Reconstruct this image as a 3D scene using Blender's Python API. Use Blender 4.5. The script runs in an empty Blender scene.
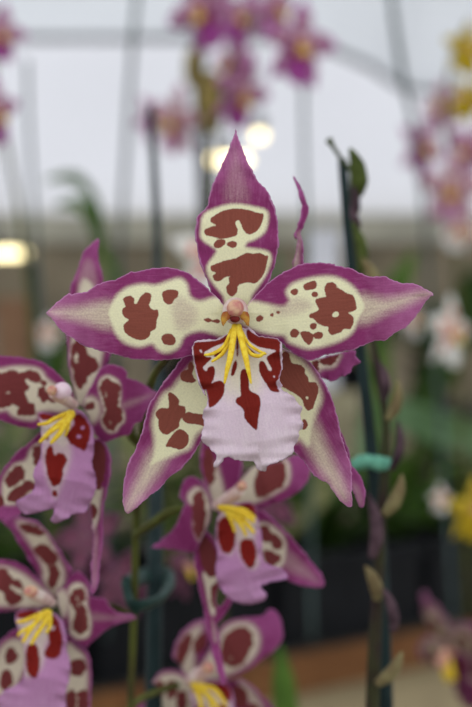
import bpy, bmesh, math, random
import numpy as np
from mathutils import Vector, Matrix
from mathutils.geometry import delaunay_2d_cdt

random.seed(7)
RS = np.random.RandomState(7)
scene = bpy.context.scene
col = scene.collection
F = 1923.0            # focal length in photo pixels
CX, CY = 236.0, 353.5
CAMZ = 1.30
FOC = 0.45            # sharp plane, metres from the lens

def W(px, py, d):
    return Vector(((px - CX) / F * d, d, CAMZ - (py - CY) / F * d))

def lin(r, g, b):
    f = lambda c: (c/255/12.92) if c/255 <= .04045 else ((c/255+.055)/1.055)**2.4
    return (f(r), f(g), f(b), 1.0)

def Z(ox, oy, s, txt):
    out = []
    for w in txt.split():
        a, b = w.split(',')
        out.append((ox + float(a)/s, oy + float(b)/s))
    return out

def PX(txt):
    return Z(0, 0, 1.0, txt)

# ------------------------------------------------------------------ materials
def nodes(m):
    m.use_nodes = True
    nt = m.node_tree
    nt.nodes.clear()
    return nt, nt.nodes, nt.links

def mixc(N, L, fac, a, b, mode='MIX'):
    n = N.new('ShaderNodeMix'); n.data_type = 'RGBA'; n.blend_type = mode
    for sock, v in ((n.inputs[0], fac), (n.inputs[6], a), (n.inputs[7], b)):
        if hasattr(v, 'is_output') or isinstance(v, bpy.types.NodeSocket): L.new(v, sock)
        else: sock.default_value = v
    return n.outputs[2]

def math_(N, L, op, a, b=None, clamp=False):
    n = N.new('ShaderNodeMath'); n.operation = op; n.use_clamp = clamp
    for i, v in enumerate((a, b)):
        if v is None: continue
        if isinstance(v, bpy.types.NodeSocket): L.new(v, n.inputs[i])
        else: n.inputs[i].default_value = v
    return n.outputs[0]

def maprange(N, L, v, a, b, c=0.0, d=1.0, smooth=True):
    n = N.new('ShaderNodeMapRange'); n.interpolation_type = 'SMOOTHSTEP' if smooth else 'LINEAR'
    L.new(v, n.inputs[0])
    for i, x in enumerate((a, b, c, d)): n.inputs[i+1].default_value = x
    return n.outputs[0]

def finish(N, L, color, rough=.5, trans=.2, normal=None, spec=.3, sheen=0):
    p = N.new('ShaderNodeBsdfPrincipled'); o = N.new('ShaderNodeOutputMaterial')
    if isinstance(color, bpy.types.NodeSocket): L.new(color, p.inputs['Base Color'])
    else: p.inputs['Base Color'].default_value = color
    p.inputs['Roughness'].default_value = rough
    p.inputs['Specular IOR Level'].default_value = spec
    if sheen: p.inputs['Sheen Weight'].default_value = sheen
    if normal is not None: L.new(normal, p.inputs['Normal'])
    if trans > 0:
        t = N.new('ShaderNodeBsdfTranslucent'); mx = N.new('ShaderNodeMixShader')
        if isinstance(color, bpy.types.NodeSocket): L.new(color, t.inputs[0])
        else: t.inputs[0].default_value = color
        mx.inputs[0].default_value = trans
        L.new(p.outputs[0], mx.inputs[1]); L.new(t.outputs[0], mx.inputs[2])
        L.new(mx.outputs[0], o.inputs[0])
    else:
        L.new(p.outputs[0], o.inputs[0])

def petal_mat(name, deep, light, cream, spot, rim, spotsoft=.9, tipmix=.75, trans=.2, veins=.35, wobble=1.6, wscale=14, streaky=0.0, grow=0.0):
    m = bpy.data.materials.new(name)
    nt, N, L = nodes(m)
    def attr(n):
        a = N.new('ShaderNodeAttribute'); a.attribute_name = n; return a
    g = attr('grain')
    def noise(sx, sy, sc, det=3):
        mp = N.new('ShaderNodeMapping'); mp.inputs['Scale'].default_value = (sx, sy, 1)
        L.new(g.outputs['Vector'], mp.inputs[0])
        n = N.new('ShaderNodeTexNoise'); n.inputs['Scale'].default_value = sc; n.inputs['Detail'].default_value = det
        L.new(mp.outputs[0], n.inputs[0]); return n.outputs[0]
    streak = noise(1.2, 10, 2.2, 4)
    fine = noise(1, 1, 26, 3)
    blot = noise(1, 1, 4.5, 3)
    edge_n = noise(1, 1, wscale, 3)
    # purple ground: deeper in the middle, lighter towards the tip
    tipw = maprange(N, L, attr('along').outputs['Fac'], .55, 1.0, 0, tipmix)
    w = math_(N, L, 'ADD', tipw, math_(N, L, 'MULTIPLY', math_(N, L, 'SUBTRACT', blot, .5), .7))
    w = math_(N, L, 'ADD', w, math_(N, L, 'MULTIPLY', math_(N, L, 'SUBTRACT', streak, .5), .6+streaky), True)
    base = mixc(N, L, w, deep, light)
    # pale zone with a diffuse streaky border
    c = attr('cream').outputs['Fac']
    wob = math_(N, L, 'MULTIPLY', math_(N, L, 'SUBTRACT', streak, .5), veins)
    wob = math_(N, L, 'ADD', wob, math_(N, L, 'MULTIPLY', math_(N, L, 'SUBTRACT', fine, .5), .35))
    inside = math_(N, L, 'MULTIPLY', math_(N, L, 'MULTIPLY', c, math_(N, L, 'SUBTRACT', 1.0, c)), 4.0)
    c2 = math_(N, L, 'ADD', c, math_(N, L, 'MULTIPLY', wob, math_(N, L, 'ADD', inside, .04)), True)
    base = mixc(N, L, c2, base, cream)
    # blotches
    s = math_(N, L, 'ADD', attr('spot').outputs['Fac'], math_(N, L, 'MULTIPLY', math_(N, L, 'SUBTRACT', edge_n, .5), wobble))
    s = math_(N, L, 'SUBTRACT', s, grow)
    sm = maprange(N, L, s, spotsoft, -spotsoft, 0, 1)
    sp = mixc(N, L, math_(N, L, 'MULTIPLY', streak, .55), spot, tuple(min(1, x*1.7+.01) for x in spot[:3])+(1,))
    base = mixc(N, L, sm, base, sp)
    # thin pale margin
    rm = maprange(N, L, attr('edge').outputs['Fac'], -1.6, -.2, 0, .55)
    base = mixc(N, L, rm, base, rim)
    # sparkle of the cells, put into the colour as fine speckle
    v = maprange(N, L, fine, .3, .7, .94, 1.06, False)
    hs = N.new('ShaderNodeHueSaturation'); L.new(v, hs.inputs['Value']); L.new(base, hs.inputs['Color'])
    bp = N.new('ShaderNodeBump'); bp.inputs['Strength'].default_value = .25; bp.inputs['Distance'].default_value = .0004
    L.new(math_(N, L, 'ADD', streak, math_(N, L, 'MULTIPLY', fine, .35)), bp.inputs['Height'])
    finish(N, L, hs.outputs[0], .55, trans, bp.outputs[0], .05)
    return m

def plain(name, c1, c2=None, scale=40, rough=.6, trans=0, spec=.06, bump=0):
    m = bpy.data.materials.new(name)
    nt, N, L = nodes(m)
    if c2 is None: c2 = tuple(x*.75 for x in c1[:3]) + (1,)
    tc = N.new('ShaderNodeTexCoord')
    n = N.new('ShaderNodeTexNoise'); n.inputs['Scale'].default_value = scale; n.inputs['Detail'].default_value = 4
    L.new(tc.outputs['Object'], n.inputs[0])
    f = maprange(N, L, n.outputs[0], .35, .65)
    c = mixc(N, L, f, c1, c2)
    nm = None
    if bump:
        b = N.new('ShaderNodeBump'); b.inputs['Strength'].default_value = bump; b.inputs['Distance'].default_value = .002
        L.new(n.outputs[0], b.inputs['Height']); nm = b.outputs[0]
    finish(N, L, c, rough, trans, nm, spec)
    return m

def emit(name, c, strength):
    m = bpy.data.materials.new(name)
    nt, N, L = nodes(m)
    e = N.new('ShaderNodeEmission'); e.inputs[0].default_value = c; e.inputs[1].default_value = strength
    o = N.new('ShaderNodeOutputMaterial'); L.new(e.outputs[0], o.inputs[0])
    return m

def sheet(name, c, ribs=0.0, ribscale=30):
    """hazy plastic sheeting that lets daylight through"""
    m = bpy.data.materials.new(name)
    nt, N, L = nodes(m)
    tc = N.new('ShaderNodeTexCoord')
    n = N.new('ShaderNodeTexNoise'); n.inputs['Scale'].default_value = 1.1
    L.new(tc.outputs['Object'], n.inputs[0])
    dark = tuple(x*.93 for x in c[:3]) + (1,)
    cc = mixc(N, L, n.outputs[0], c, dark)
    if ribs:
        wv = N.new('ShaderNodeTexWave'); wv.bands_direction = 'Y'; wv.inputs['Scale'].default_value = ribscale
        L.new(tc.outputs['Object'], wv.inputs[0])
        cc = mixc(N, L, math_(N, L, 'MULTIPLY', wv.outputs[0], ribs), cc, tuple(x*.6 for x in c[:3]) + (1,))
    t = N.new('ShaderNodeBsdfTranslucent'); d = N.new('ShaderNodeBsdfDiffuse'); mx = N.new('ShaderNodeMixShader')
    L.new(cc, t.inputs[0]); L.new(cc, d.inputs[0]); mx.inputs[0].default_value = .12
    L.new(t.outputs[0], mx.inputs[1]); L.new(d.outputs[0], mx.inputs[2])
    o = N.new('ShaderNodeOutputMaterial'); L.new(mx.outputs[0], o.inputs[0])
    return m

CREAM = lin(234, 231, 194)
M = {}
M['tepal'] = petal_mat('tepal_purple', lin(136, 54, 104), lin(180, 110, 156), CREAM, lin(128, 70, 58), lin(202, 150, 190), .7, .85, .2, .35, 1.8, 16)
M['tepal2'] = petal_mat('tepal_purple_shaded', lin(130, 50, 100), lin(160, 82, 136), lin(212, 202, 180), lin(106, 48, 48), lin(180, 112, 162), 1.0, .75, .2, .35, 6.5, 9, 0, 1.3)  # colours lowered from the main tepal to paint in shade on the lower blooms
M['lip'] = petal_mat('lip_white', lin(214, 194, 206), lin(228, 216, 218), lin(222, 214, 192), lin(108, 28, 20), lin(200, 172, 196), .8, .4, .2, .5, 1.6, 14, .3)
M['lip2'] = petal_mat('lip_lavender_shaded', lin(184, 132, 174), lin(200, 156, 192), lin(208, 196, 186), lin(112, 24, 18), lin(170, 116, 168), 1.0, .5, .2, .35, 3.5, 10, .5)  # true lavender lip, its colour also darkened a little for shade from blooms above
M['yellow'] = plain('crest_yellow', lin(240, 214, 74), lin(226, 188, 48), 900, .45, .15)
M['cap'] = plain('anther_pink', lin(218, 178, 146), lin(190, 122, 116), 420, .4, .1)
M['capwhite'] = plain('anther_white', lin(236, 214, 224), lin(220, 180, 198), 260, .4, .1)
M['colbody'] = plain('column_cream', lin(228, 212, 204), lin(206, 172, 166), 300, .5, .1)
M['wing'] = plain('column_wing', lin(190, 150, 60), lin(150, 74, 48), 420, .5, .1)
M['mouth'] = plain('column_mouth', lin(128, 52, 44), lin(96, 30, 30), 400, .5)
M['stem'] = plain('stem_green', lin(84, 90, 42), lin(66, 62, 36), 120, .55)
M['stalk'] = plain('stalk_brown_green', lin(54, 56, 34), lin(46, 34, 32), 60, .6)
M['bract'] = plain('bract_pale', lin(136, 128, 90), lin(112, 98, 70), 150, .6, .1)
M['bractmauve'] = plain('bract_mauve', lin(92, 72, 80), lin(62, 48, 54), 150, .6, .1)
M['bud'] = plain('bud_green', lin(84, 96, 48), lin(62, 72, 34), 150, .5, .1)
M['stake'] = plain('stake_coated', lin(30, 44, 44), lin(24, 36, 36), 90, .5)
M['stakegrey'] = plain('stake_grey', lin(72, 84, 84), lin(60, 72, 70), 60, .6)
M['stakedark'] = plain('stake_dark', lin(40, 44, 42), lin(32, 36, 34), 60, .6)
M['tie'] = plain('tie_mint', lin(106, 166, 142), lin(84, 142, 122), 300, .5)
M['tiedark'] = plain('tie_dark_teal', lin(40, 66, 60), lin(32, 52, 48), 300, .5)
M['black'] = plain('black_plastic', lin(24, 25, 28), lin(18, 19, 21), 20, .55)
M['wood'] = plain('bench_wood', lin(120, 82, 50), lin(100, 66, 40), 14, .7)
M['benchtop'] = plain('bench_top', lin(66, 64, 58), lin(52, 50, 46), 14, .8)
M['panel'] = plain('bench_panel', lin(168, 154, 122), lin(154, 140, 112), 6, .8)
M['floor'] = plain('floor_concrete', lin(140, 132, 114), lin(124, 116, 100), 3, .9, bump=.2)
M['wallgrey'] = plain('wall_block', lin(150, 138, 116), lin(122, 112, 94), 3, .85)
M['beam'] = plain('beam_paint', lin(186, 182, 164), lin(172, 168, 152), 4, .7)
M['beamdark'] = plain('beam_dark', lin(150, 152, 156), lin(136, 138, 142), 4, .7)
M['leafa'] = plain('leaf_mid_green', lin(88, 118, 48), lin(56, 84, 34), 18, .45, .2)
M['leafb'] = plain('leaf_grey_green', lin(122, 152, 112), lin(98, 128, 88), 18, .45, .2)
M['leafc'] = plain('leaf_dark_green', lin(56, 80, 30), lin(38, 56, 22), 18, .45, .2)
M['leafd'] = plain('leaf_pale_olive', lin(150, 148, 104), lin(112, 118, 70), 18, .5, .2)
M['white'] = plain('white_plastic', lin(236, 236, 240), lin(226, 226, 232), 5, .5)
M['lamp'] = emit('lamp_glow', (1.0, .84, .46, 1), 2.6)
M['cord'] = plain('lamp_cord', lin(60, 60, 60), None, 5, .6)

# ------------------------------------------------------------------ geometry helpers
def catmull(p, n=4, closed=True):
    p = np.array(p, float); m = len(p); out = []
    for i in range(m if closed else m-1):
        if closed: a, b, c, d = p[(i-1) % m], p[i], p[(i+1) % m], p[(i+2) % m]
        else: a, b, c, d = p[max(i-1, 0)], p[i], p[i+1], p[min(i+2, m-1)]
        for k in range(n):
            t = k/n
            out.append(.5*((2*b)+(-a+c)*t+(2*a-5*b+4*c-d)*t*t+(-a+3*b-3*c+d)*t**3))
    if not closed: out.append(p[-1])
    return np.array(out)

def resample(p, h):
    q = np.vstack([p, p[:1]])
    seg = np.hypot(*np.diff(q, axis=0).T); cum = np.concatenate([[0], np.cumsum(seg)])
    n = max(8, int(cum[-1]/h)); s = np.linspace(0, cum[-1], n, endpoint=False)
    return np.stack([np.interp(s, cum, q[:, 0]), np.interp(s, cum, q[:, 1])], 1)

def sdf(pts, poly):
    """signed distance, negative inside"""
    a = np.array(poly, float); b = np.roll(a, -1, 0)
    best = np.full(len(pts), 1e18); ins = np.zeros(len(pts), bool)
    for (x0, y0), (x1, y1) in zip(a, b):
        ex, ey = x1-x0, y1-y0; wx, wy = pts[:, 0]-x0, pts[:, 1]-y0
        t = np.clip((wx*ex+wy*ey)/(ex*ex+ey*ey+1e-12), 0, 1)
        best = np.minimum(best, (wx-ex*t)**2+(wy-ey*t)**2)
        if y0 != y1:
            c = (y0 > pts[:, 1]) != (y1 > pts[:, 1])
            ins ^= c & (pts[:, 0] < (x1-x0)*(pts[:, 1]-y0)/(y1-y0)+x0)
    d = np.sqrt(best)
    return np.where(ins, -d, d)

def link(o, parent=None):
    col.objects.link(o)
    if parent is not None: o.parent = parent
    return o

def tag(o, label=None, cat=None, group=None, kind=None):
    for k, v in (('label', label), ('category', cat), ('group', group), ('kind', kind)):
        if v: o[k] = v
    return o

def empty(name, loc):
    o = bpy.data.objects.new(name, None); o.location = loc; o.empty_display_size = .01
    return link(o)

def org(parent):
    v = Vector((0, 0, 0))
    while parent is not None:
        v += parent.location; parent = parent.parent
    return v

def tepal(name, parent, outline, base, tip, depth, prof=((0, 0), (1, 0)), cup=0.0, spots=(), holes=(), cream=(), mat='tepal',
          h=2.0, ripple=.4, freq=9, thick=.0005, smooth=True, mapper=None, jag=0.36, bulge=None, wave=0.0):
    """one petal, sepal or lip: closed outline, lifted into depth. depth metres, prof/cup/ripple in mm (+ = away from the viewer)"""
    ol = catmull(outline, 4) if smooth else np.array(outline, float)
    ol = resample(ol, h)
    if jag:
        k = np.arange(len(ol)); ph = RS.rand(4)*6.28
        j = sum(np.sin(k*h*f+p) for f, p in zip((.31, .53, .83, 1.2), ph))*jag/2
        tn = np.roll(ol, -1, 0)-np.roll(ol, 1, 0); tn /= np.linalg.norm(tn, axis=1)[:, None]+1e-9
        ol = ol + np.stack([tn[:, 1], -tn[:, 0]], 1)*j[:, None]
    area = .5*np.sum(ol[:, 0]*np.roll(ol[:, 1], -1)-np.roll(ol[:, 0], -1)*ol[:, 1])
    if area > 0: ol = ol[::-1]      # image y runs down: this order faces the viewer
    lo, hi = ol.min(0), ol.max(0); hy = h*.9
    gx, gy = np.meshgrid(np.arange(lo[0], hi[0], h*1.05), np.arange(lo[1], hi[1], hy))
    gx[1::2] += h*.5
    g = np.stack([gx.ravel(), gy.ravel()], 1)
    g = g[sdf(g, ol) < -.65*h]
    v2 = [Vector((x, -y)) for x, y in np.vstack([ol, g])]
    res = delaunay_2d_cdt(v2, [], [list(range(len(ol)))], 1, 1e-5)
    P = np.array([(v.x, -v.y) for v in res[0]]); faces = [list(f) for f in res[2]]
    e = sdf(P, ol); e = np.minimum(e, 0)
    b, t_ = np.array(base, float), np.array(tip, float); ax = t_-b; ln = np.linalg.norm(ax); ax /= ln
    rel = P-b; t = rel@ax/ln; s = rel@np.array([-ax[1], ax[0]])
    hw = np.abs(s).max()+1e-6; tc = np.clip(t, 0, 1)
    z = np.interp(tc, [q[0] for q in prof], [q[1] for q in prof]) + cup*(s/hw)**2
    near = np.clip(1+e/(hw*.45), 0, 1)**2
    z += ripple*near*(np.sin(freq*t*3+np.sign(s)*1.3)+.6*np.sin(freq*1.9*t*3+s*.08+.7))
    if wave: z += wave*np.sin(s/hw*7+.4)*np.clip((tc-.35)/.5, 0, 1)
    if bulge:
        for (bx, by, br, ba) in bulge: z += ba*np.exp(-((P[:, 0]-bx)**2+(P[:, 1]-by)**2)/br**2)
    D = depth + z*.001
    o3 = org(parent)
    verts = [((mapper(x, y, zz) if mapper else W(x, y, d)-o3)) for (x, y), d, zz in zip(P, D, z)]
    me = bpy.data.meshes.new(name); me.from_pydata([tuple(v) for v in verts], [], faces); me.update()
    def fa(nm, arr):
        a = me.attributes.new(nm, 'FLOAT', 'POINT'); a.data.foreach_set('value', np.asarray(arr, np.float32))
    sp = np.full(len(P), 60.0)
    for q in spots: sp = np.minimum(sp, sdf(P, catmull(q, 3)))
    for q in holes: sp = np.maximum(sp, -sdf(P, catmull(q, 3)))
    cr = np.zeros(len(P))
    for (q, val, soft) in cream:
        x = np.clip((soft*.5-sdf(P, catmull(q, 3)))/soft, 0, 1); x = x*x*(3-2*x)
        cr = np.maximum(cr, x*val) if val > 0 else cr*(1+val*x)
    fa('spot', sp); fa('cream', cr); fa('edge', e); fa('along', tc)
    a = me.attributes.new('grain', 'FLOAT_VECTOR', 'POINT')
    off = RS.rand(2)*10
    a.data.foreach_set('vector', np.stack([t*ln/50+off[0], s/50+off[1], np.zeros(len(P))], 1).astype(np.float32).ravel())
    me.polygons.foreach_set('use_smooth', [True]*len(me.polygons))
    me.materials.append(M[mat])
    o = link(bpy.data.objects.new(name, me), parent)
    if thick:
        sm = o.modifiers.new('thickness', 'SOLIDIFY'); sm.thickness = thick; sm.offset = -1
    return o

def mesh_obj(name, bm, mat, parent=None, smooth=True):
    me = bpy.data.meshes.new(name); bmesh.ops.recalc_face_normals(bm, faces=bm.faces); bm.to_mesh(me); bm.free()
    if smooth: me.polygons.foreach_set('use_smooth', [True]*len(me.polygons))
    me.materials.append(M[mat] if isinstance(mat, str) else mat)
    return link(bpy.data.objects.new(name, me), parent)

def bm_tube(bm, pts, radii, n=10, flat=1.0):
    pts = [Vector(p) for p in pts]
    rings = []; prev = None
    for i, p in enumerate(pts):
        d = (pts[min(i+1, len(pts)-1)]-pts[max(i-1, 0)]).normalized()
        u = prev - d*prev.dot(d) if prev is not None else d.cross(Vector((0, 1, 0)) if abs(d.y) < .9 else Vector((1, 0, 0)))
        u.normalize(); prev = u; v = d.cross(u)
        r = radii[i] if hasattr(radii, '__len__') else radii
        rings.append([bm.verts.new(p+(u*math.cos(a)+v*math.sin(a)*flat)*r) for a in [2*math.pi*k/n for k in range(n)]])
    for a, b in zip(rings, rings[1:]):
        for k in range(n): bm.faces.new((a[k], a[(k+1) % n], b[(k+1) % n], b[k]))
    bm.faces.new(rings[0][::-1]); bm.faces.new(rings[-1])

def spline3(pts, n=6):
    return [Vector(p) for p in catmull([tuple(p) for p in pts], n, False)]

def interp_r(r, m):
    return list(np.interp(np.linspace(0, len(r)-1, m), range(len(r)), r))

def tube_obj(name, pts, radii, mat, parent=None, n=10, k=6, flat=1.0):
    p = spline3(pts, k); o3 = org(parent)
    r = interp_r(radii, len(p)) if hasattr(radii, '__len__') else [radii]*len(p)
    bm = bmesh.new(); bm_tube(bm, [q-o3 for q in p], r, n, flat)
    return mesh_obj(name, bm, mat, parent)

def bm_ell(bm, c, r, rot=None, seg=20):
    m = Matrix.Translation(c) @ (rot or Matrix.Identity(4)) @ Matrix.Diagonal((r[0], r[1], r[2], 1))
    bmesh.ops.create_uvsphere(bm, u_segments=seg, v_segments=seg//2+2, radius=1, matrix=m)

def ell_obj(name, c, r, mat, parent=None, rot=None, seg=20):
    bm = bmesh.new(); bm_ell(bm, Vector(c)-org(parent), r, rot, seg)
    return mesh_obj(name, bm, mat, parent)

def bm_box(bm, a, b):
    vs = [bm.verts.new((x, y, z)) for x in (a[0], b[0]) for y in (a[1], b[1]) for z in (a[2], b[2])]
    for f in ((0, 1, 3, 2), (4, 6, 7, 5), (0, 4, 5, 1), (2, 3, 7, 6), (0, 2, 6, 4), (1, 5, 7, 3)): bm.faces.new([vs[i] for i in f])

def box_obj(name, a, b, mat, parent=None, bev=0):
    bm = bmesh.new(); o3 = org(parent); bm_box(bm, Vector(a)-o3, Vector(b)-o3)
    o = mesh_obj(name, bm, mat, parent, False)
    if bev:
        m = o.modifiers.new('bevel', 'BEVEL'); m.width = bev; m.segments = 2
    return o

def copy_tree(o, parent=None):
    c = o.copy(); col.objects.link(c)
    if parent is not None: c.parent = parent; c.matrix_parent_inverse = o.matrix_parent_inverse.copy()
    for ch in [x for x in scene.objects if x.parent == o]: copy_tree(ch, c)
    return c

def crest(parent, chains, depth, name='crest'):
    """yellow finger-like crest on the throat of the lip; chains of (px, py, towards-viewer mm, radius px)"""
    o3 = org(parent); bm = bmesh.new()
    for ch in chains:
        p = spline3([W(x, y, depth - mm*.001) for x, y, mm, r in ch], 5)
        rr = interp_r([.86*r*depth/F for x, y, mm, r in ch], len(p))
        p.append(p[-1]+(p[-1]-p[-2])*.5); rr.append(rr[-1]*.4)
        bm_tube(bm, [q-o3 for q in p], rr, 9)
    return mesh_obj(name, bm, 'yellow', parent)

# ================================================================== MAIN FLOWER
A = lambda t: Z(100, 120, 2.36, t)          # crops of the photograph the outlines were measured in
C3 = lambda t: Z(185, 125, 4.72, t)
C4 = lambda t: Z(185, 220, 4.72, t)
LA = lambda t: Z(40, 250, 4.72, t)
LB = lambda t: Z(130, 250, 4.29, t)
L0 = lambda t: Z(0, 230, 2.95, t)
RC = lambda t: Z(235, 250, 4.29, t)
RD = lambda t: Z(335, 250, 4.72, t)
SE = lambda t: Z(115, 350, 4.72, t)
SF = lambda t: Z(115, 420, 4.72, t)
SG = lambda t: Z(270, 340, 4.72, t)
SH = lambda t: Z(270, 420, 4.72, t)
P1 = lambda t: Z(185, 325, 4.72, t)
P2 = lambda t: Z(195, 380, 3.933, t)

fl = empty('orchid_flower', W(234, 314, .456))
tag(fl, 'large sharp purple and cream orchid bloom with a white fringed lip, facing the viewer', 'flower', 'blooms of the blotched purple orchid')
HM = 1.5
dorsal = (C3('238,22 246,50 255,65 270,110 290,160 320,225 350,270 395,318 402,350 425,400 435,450') +
          C4('440,60 440,100 432,170 415,240 390,300 365,350 330,400 280,440 205,440 165,400 128,350 110,300 80,220 60,150 50,60') +
          C3('55,470 60,430 90,400 108,375 125,300 150,240 180,175 205,120 225,65 232,45'))
tepal('dorsal_sepal', fl, dorsal, (235, 310), (235, 132), .4555, ((0, 0), (.35, -1.5), (.7, -.5), (1, 1.5)), -1.8,
      spots=[A('262,232 275,222 292,214 318,209 345,211 372,219 386,222 381,245 370,262 352,270 340,262 333,246 327,236 319,243 325,258 322,272 305,278 285,280 265,275 250,272 247,260 262,252 275,248 262,242'),
             C4('135,115 150,95 175,90 190,97 188,115 165,132 145,132'), C4('197,115 210,102 235,100 245,110 238,127 215,131'),
             C4('120,220 150,205 195,190 240,180 290,155 320,160 350,155 380,168 392,170 385,210 375,250 350,285 325,300 300,295 270,300 250,310 245,340 222,362 200,345 195,315 210,295 205,275 215,265 190,270 165,288 140,285 130,265 145,250 125,240')],
      cream=[(A('245,222 285,203 320,197 360,203 394,214 397,240 388,266 366,282 350,288 345,300 385,306 402,315 404,335 395,360 375,392 358,415 350,445 300,445 290,415 258,375 252,345 270,318 272,305 240,282 237,258'), 1, 5),
             (A('320,70 335,120 350,190 295,190 305,120'), .14, 14)], h=HM, ripple=.5)

lpet = (LA('30,297 60,265 95,235 133,205 150,210 190,200 225,195 255,172 300,150 350,142 390,122 420,108') +
        LB('0,95 40,90 100,78 160,75 215,85 260,105 310,145 350,180 385,215 405,240 450,262 446,300 444,340 405,400 330,440 280,450 250,457 200,468 150,473 100,473 50,470') +
        LA('430,515 380,500 330,488 280,475 230,460 200,450 165,425 125,400 95,375 70,345 55,320 40,310'))
tepal('petal', fl, lpet, (233, 313), (46, 313), .4515, ((0, 0), (.25, -1.2), (.6, -2.0), (1, 2.5)), 1.5,
      spots=[L0('362,205 375,195 388,195 396,205 395,215 402,218 410,205 420,190 435,184 446,192 444,210 440,222 450,235 465,235 468,250 462,268 460,290 445,300 440,315 420,325 395,320 375,308 365,295 366,278 380,265 365,255 360,235 370,225'),
             LB('138,185 155,172 190,170 207,180 205,200 190,212 180,230 160,233 145,220 140,203'),
             LB('135,375 150,360 175,360 190,372 196,390 185,408 165,408 142,400'),
             LB('315,297 335,292 355,299 378,297 387,305 378,315 350,308 330,310')],
      cream=[(PX('236,299 215,297 200,301 190,296 187,284 180,278 168,281 155,285 143,284 128,287 117,295 110,305 107,313 111,325 118,337 127,344 140,347 152,344 158,350 168,353 179,347 185,336 200,331 214,334 226,338 236,332'), 1, 7),
             (PX('114,302 80,307 50,312 75,319 114,328'), .58, 17), (PX('176,296 196,308 194,325 178,330 172,312'), -.3, 12)], h=HM, ripple=.5)

rpet = (RC('20,262 52,236 92,190 124,158 150,134 180,112 220,90 270,65 320,55 380,55 430,60') +
        RD('0,72 40,80 75,85 110,105 150,120 185,127 235,123 265,138 310,155 365,157 400,170 440,190 465,210 445,225 415,265 385,310 360,340 325,372 285,390 260,410 230,430 190,428 150,445 110,460 80,473 40,480 0,487') +
        RC('390,450 345,468 315,475 270,455 225,425 195,395 150,398 100,392 50,370 10,330'))
tepal('petal', fl, rpet, (236, 313), (432, 294), .4515, ((0, 0), (.25, -1.2), (.6, -2.0), (1, 2.5)), 1.5,
      spots=[RC('385,155 400,140 425,140 440,160 455,167') + RD('5,175 35,190 60,205 85,213 95,240 102,275 85,290 60,295 85,315 87,345 70,375 45,370 30,388 5,395') + RC('415,365 400,350 400,330 375,325 350,310 340,298 320,290 322,275 345,265 360,255 350,235 345,212 365,205 390,200 385,180'),
             RC('238,178 250,167 265,168 272,180 262,193 245,192'), RC('292,155 310,140 340,132 352,145 345,165 315,172 298,170'),
             RC('328,188 340,178 355,185 355,198 340,202 330,198'), RC('320,325 335,312 350,318 348,335 330,342'),
             RC('235,355 250,338 268,342 275,358 262,375 242,372'), RC('280,355 300,348 325,355 338,370 330,395 318,408 300,395 288,378'),
             RC('338,360 360,350 378,358 372,378 350,382 338,374'), RC('92,290 105,280 120,285 117,302 100,308 92,300'),
             RC('150,275 165,270 163,285 152,283'), RC('178,262 195,265 192,273 180,272')],
      holes=[RC('418,275 428,264 442,268 445,280 432,288 420,285')],
      cream=[(PX('234,318 238,304 252,301 268,304 283,306 289,300 286,292 292,284 305,279 322,276 336,277 350,284 361,296 366,307 359,320 352,333 340,341 325,346 310,349 300,347 288,342 284,336 270,334 255,330'), 1, 7),
             (PX('358,296 385,299 415,294 430,293 418,299 388,312 360,323'), .6, 17), (PX('272,306 298,298 312,305 300,313 280,316'), -.3, 12)], h=HM, ripple=.5)

lsep = (PX('232,322') + SE('420,-50 350,5 305,52 282,90 250,130 215,175 185,220 160,265 145,320 135,370 115,420') +
        SF('95,142 85,160 55,230 48,270 38,320 38,390 50,438 75,435 110,405 160,360 210,325 230,300 270,260 310,230 350,185 390,130 410,95') + PX('210,425 226,395 238,340'))
tepal('lateral_sepal', fl, lsep, (234, 320), (125, 512), .4585, ((0, 0), (.4, -.8), (1, 2)), -1.2,
      spots=[SE('310,110 330,95 345,90 345,70 360,55 372,80 365,110 372,130 385,145 360,155 330,150 312,140'),
             SE('250,210 265,200 290,220 305,240 300,260 325,265 335,285 325,310 305,335 300,365 270,385 245,400 215,385 205,360 205,330 190,305 200,285 225,272 250,275 255,250'),
             SE('320,330 325,305 345,293 380,300 430,310 430,358 380,350 345,347'),
             SE('240,455 250,430 275,395 300,375 325,380 345,400 348,430 335,455 310,470 285,465 260,458')],
      cream=[(PX('208,354 196,360 187,370 178,380 172,388 163,394 155,410 152,425 154,440 152,455 148,468 165,460 180,453 190,448 196,436 205,428 215,420 228,395 228,355'), 1, 9),
             (PX('152,450 138,478 125,511 137,500 166,460'), .62, 17)], h=HM, ripple=.45)

rsep = (PX('240,322 275,345') + SG('130,70 180,95 210,130 235,170 265,220 290,270 310,330 325,400 340,472') +
        SH('350,120 375,190 385,240 385,320 388,400 375,412 345,395 315,360 290,325 270,295 240,285 210,260 180,225 150,185 115,150 90,120') + PX('272,425 252,375 240,340'))
tepal('lateral_sepal', fl, rsep, (236, 320), (351, 507), .4585, ((0, 0), (.4, -.8), (1, 2)), -1.2,
      spots=[SG('65,55 90,65 100,105 130,115 150,120 165,140 165,160 180,175 185,200 210,198 225,215 228,245 215,285 200,325 175,332 160,310 150,280 120,255 75,230 40,200 40,100'),
             SG('155,375 172,380 178,405 165,422 152,420')],
      holes=[SG('168,272 175,265 182,272 175,280')],
      cream=[(PX('268,345 288,352 299,358 306,365 312,373 318,384 322,398 316,415 313,432 311,446 306,446 300,440 294,442 282,435 265,400 255,360'), 1, 10),
             (PX('314,420 330,455 347,494 341,497 325,476 304,438'), .6, 18)], h=HM, ripple=.45)

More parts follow.
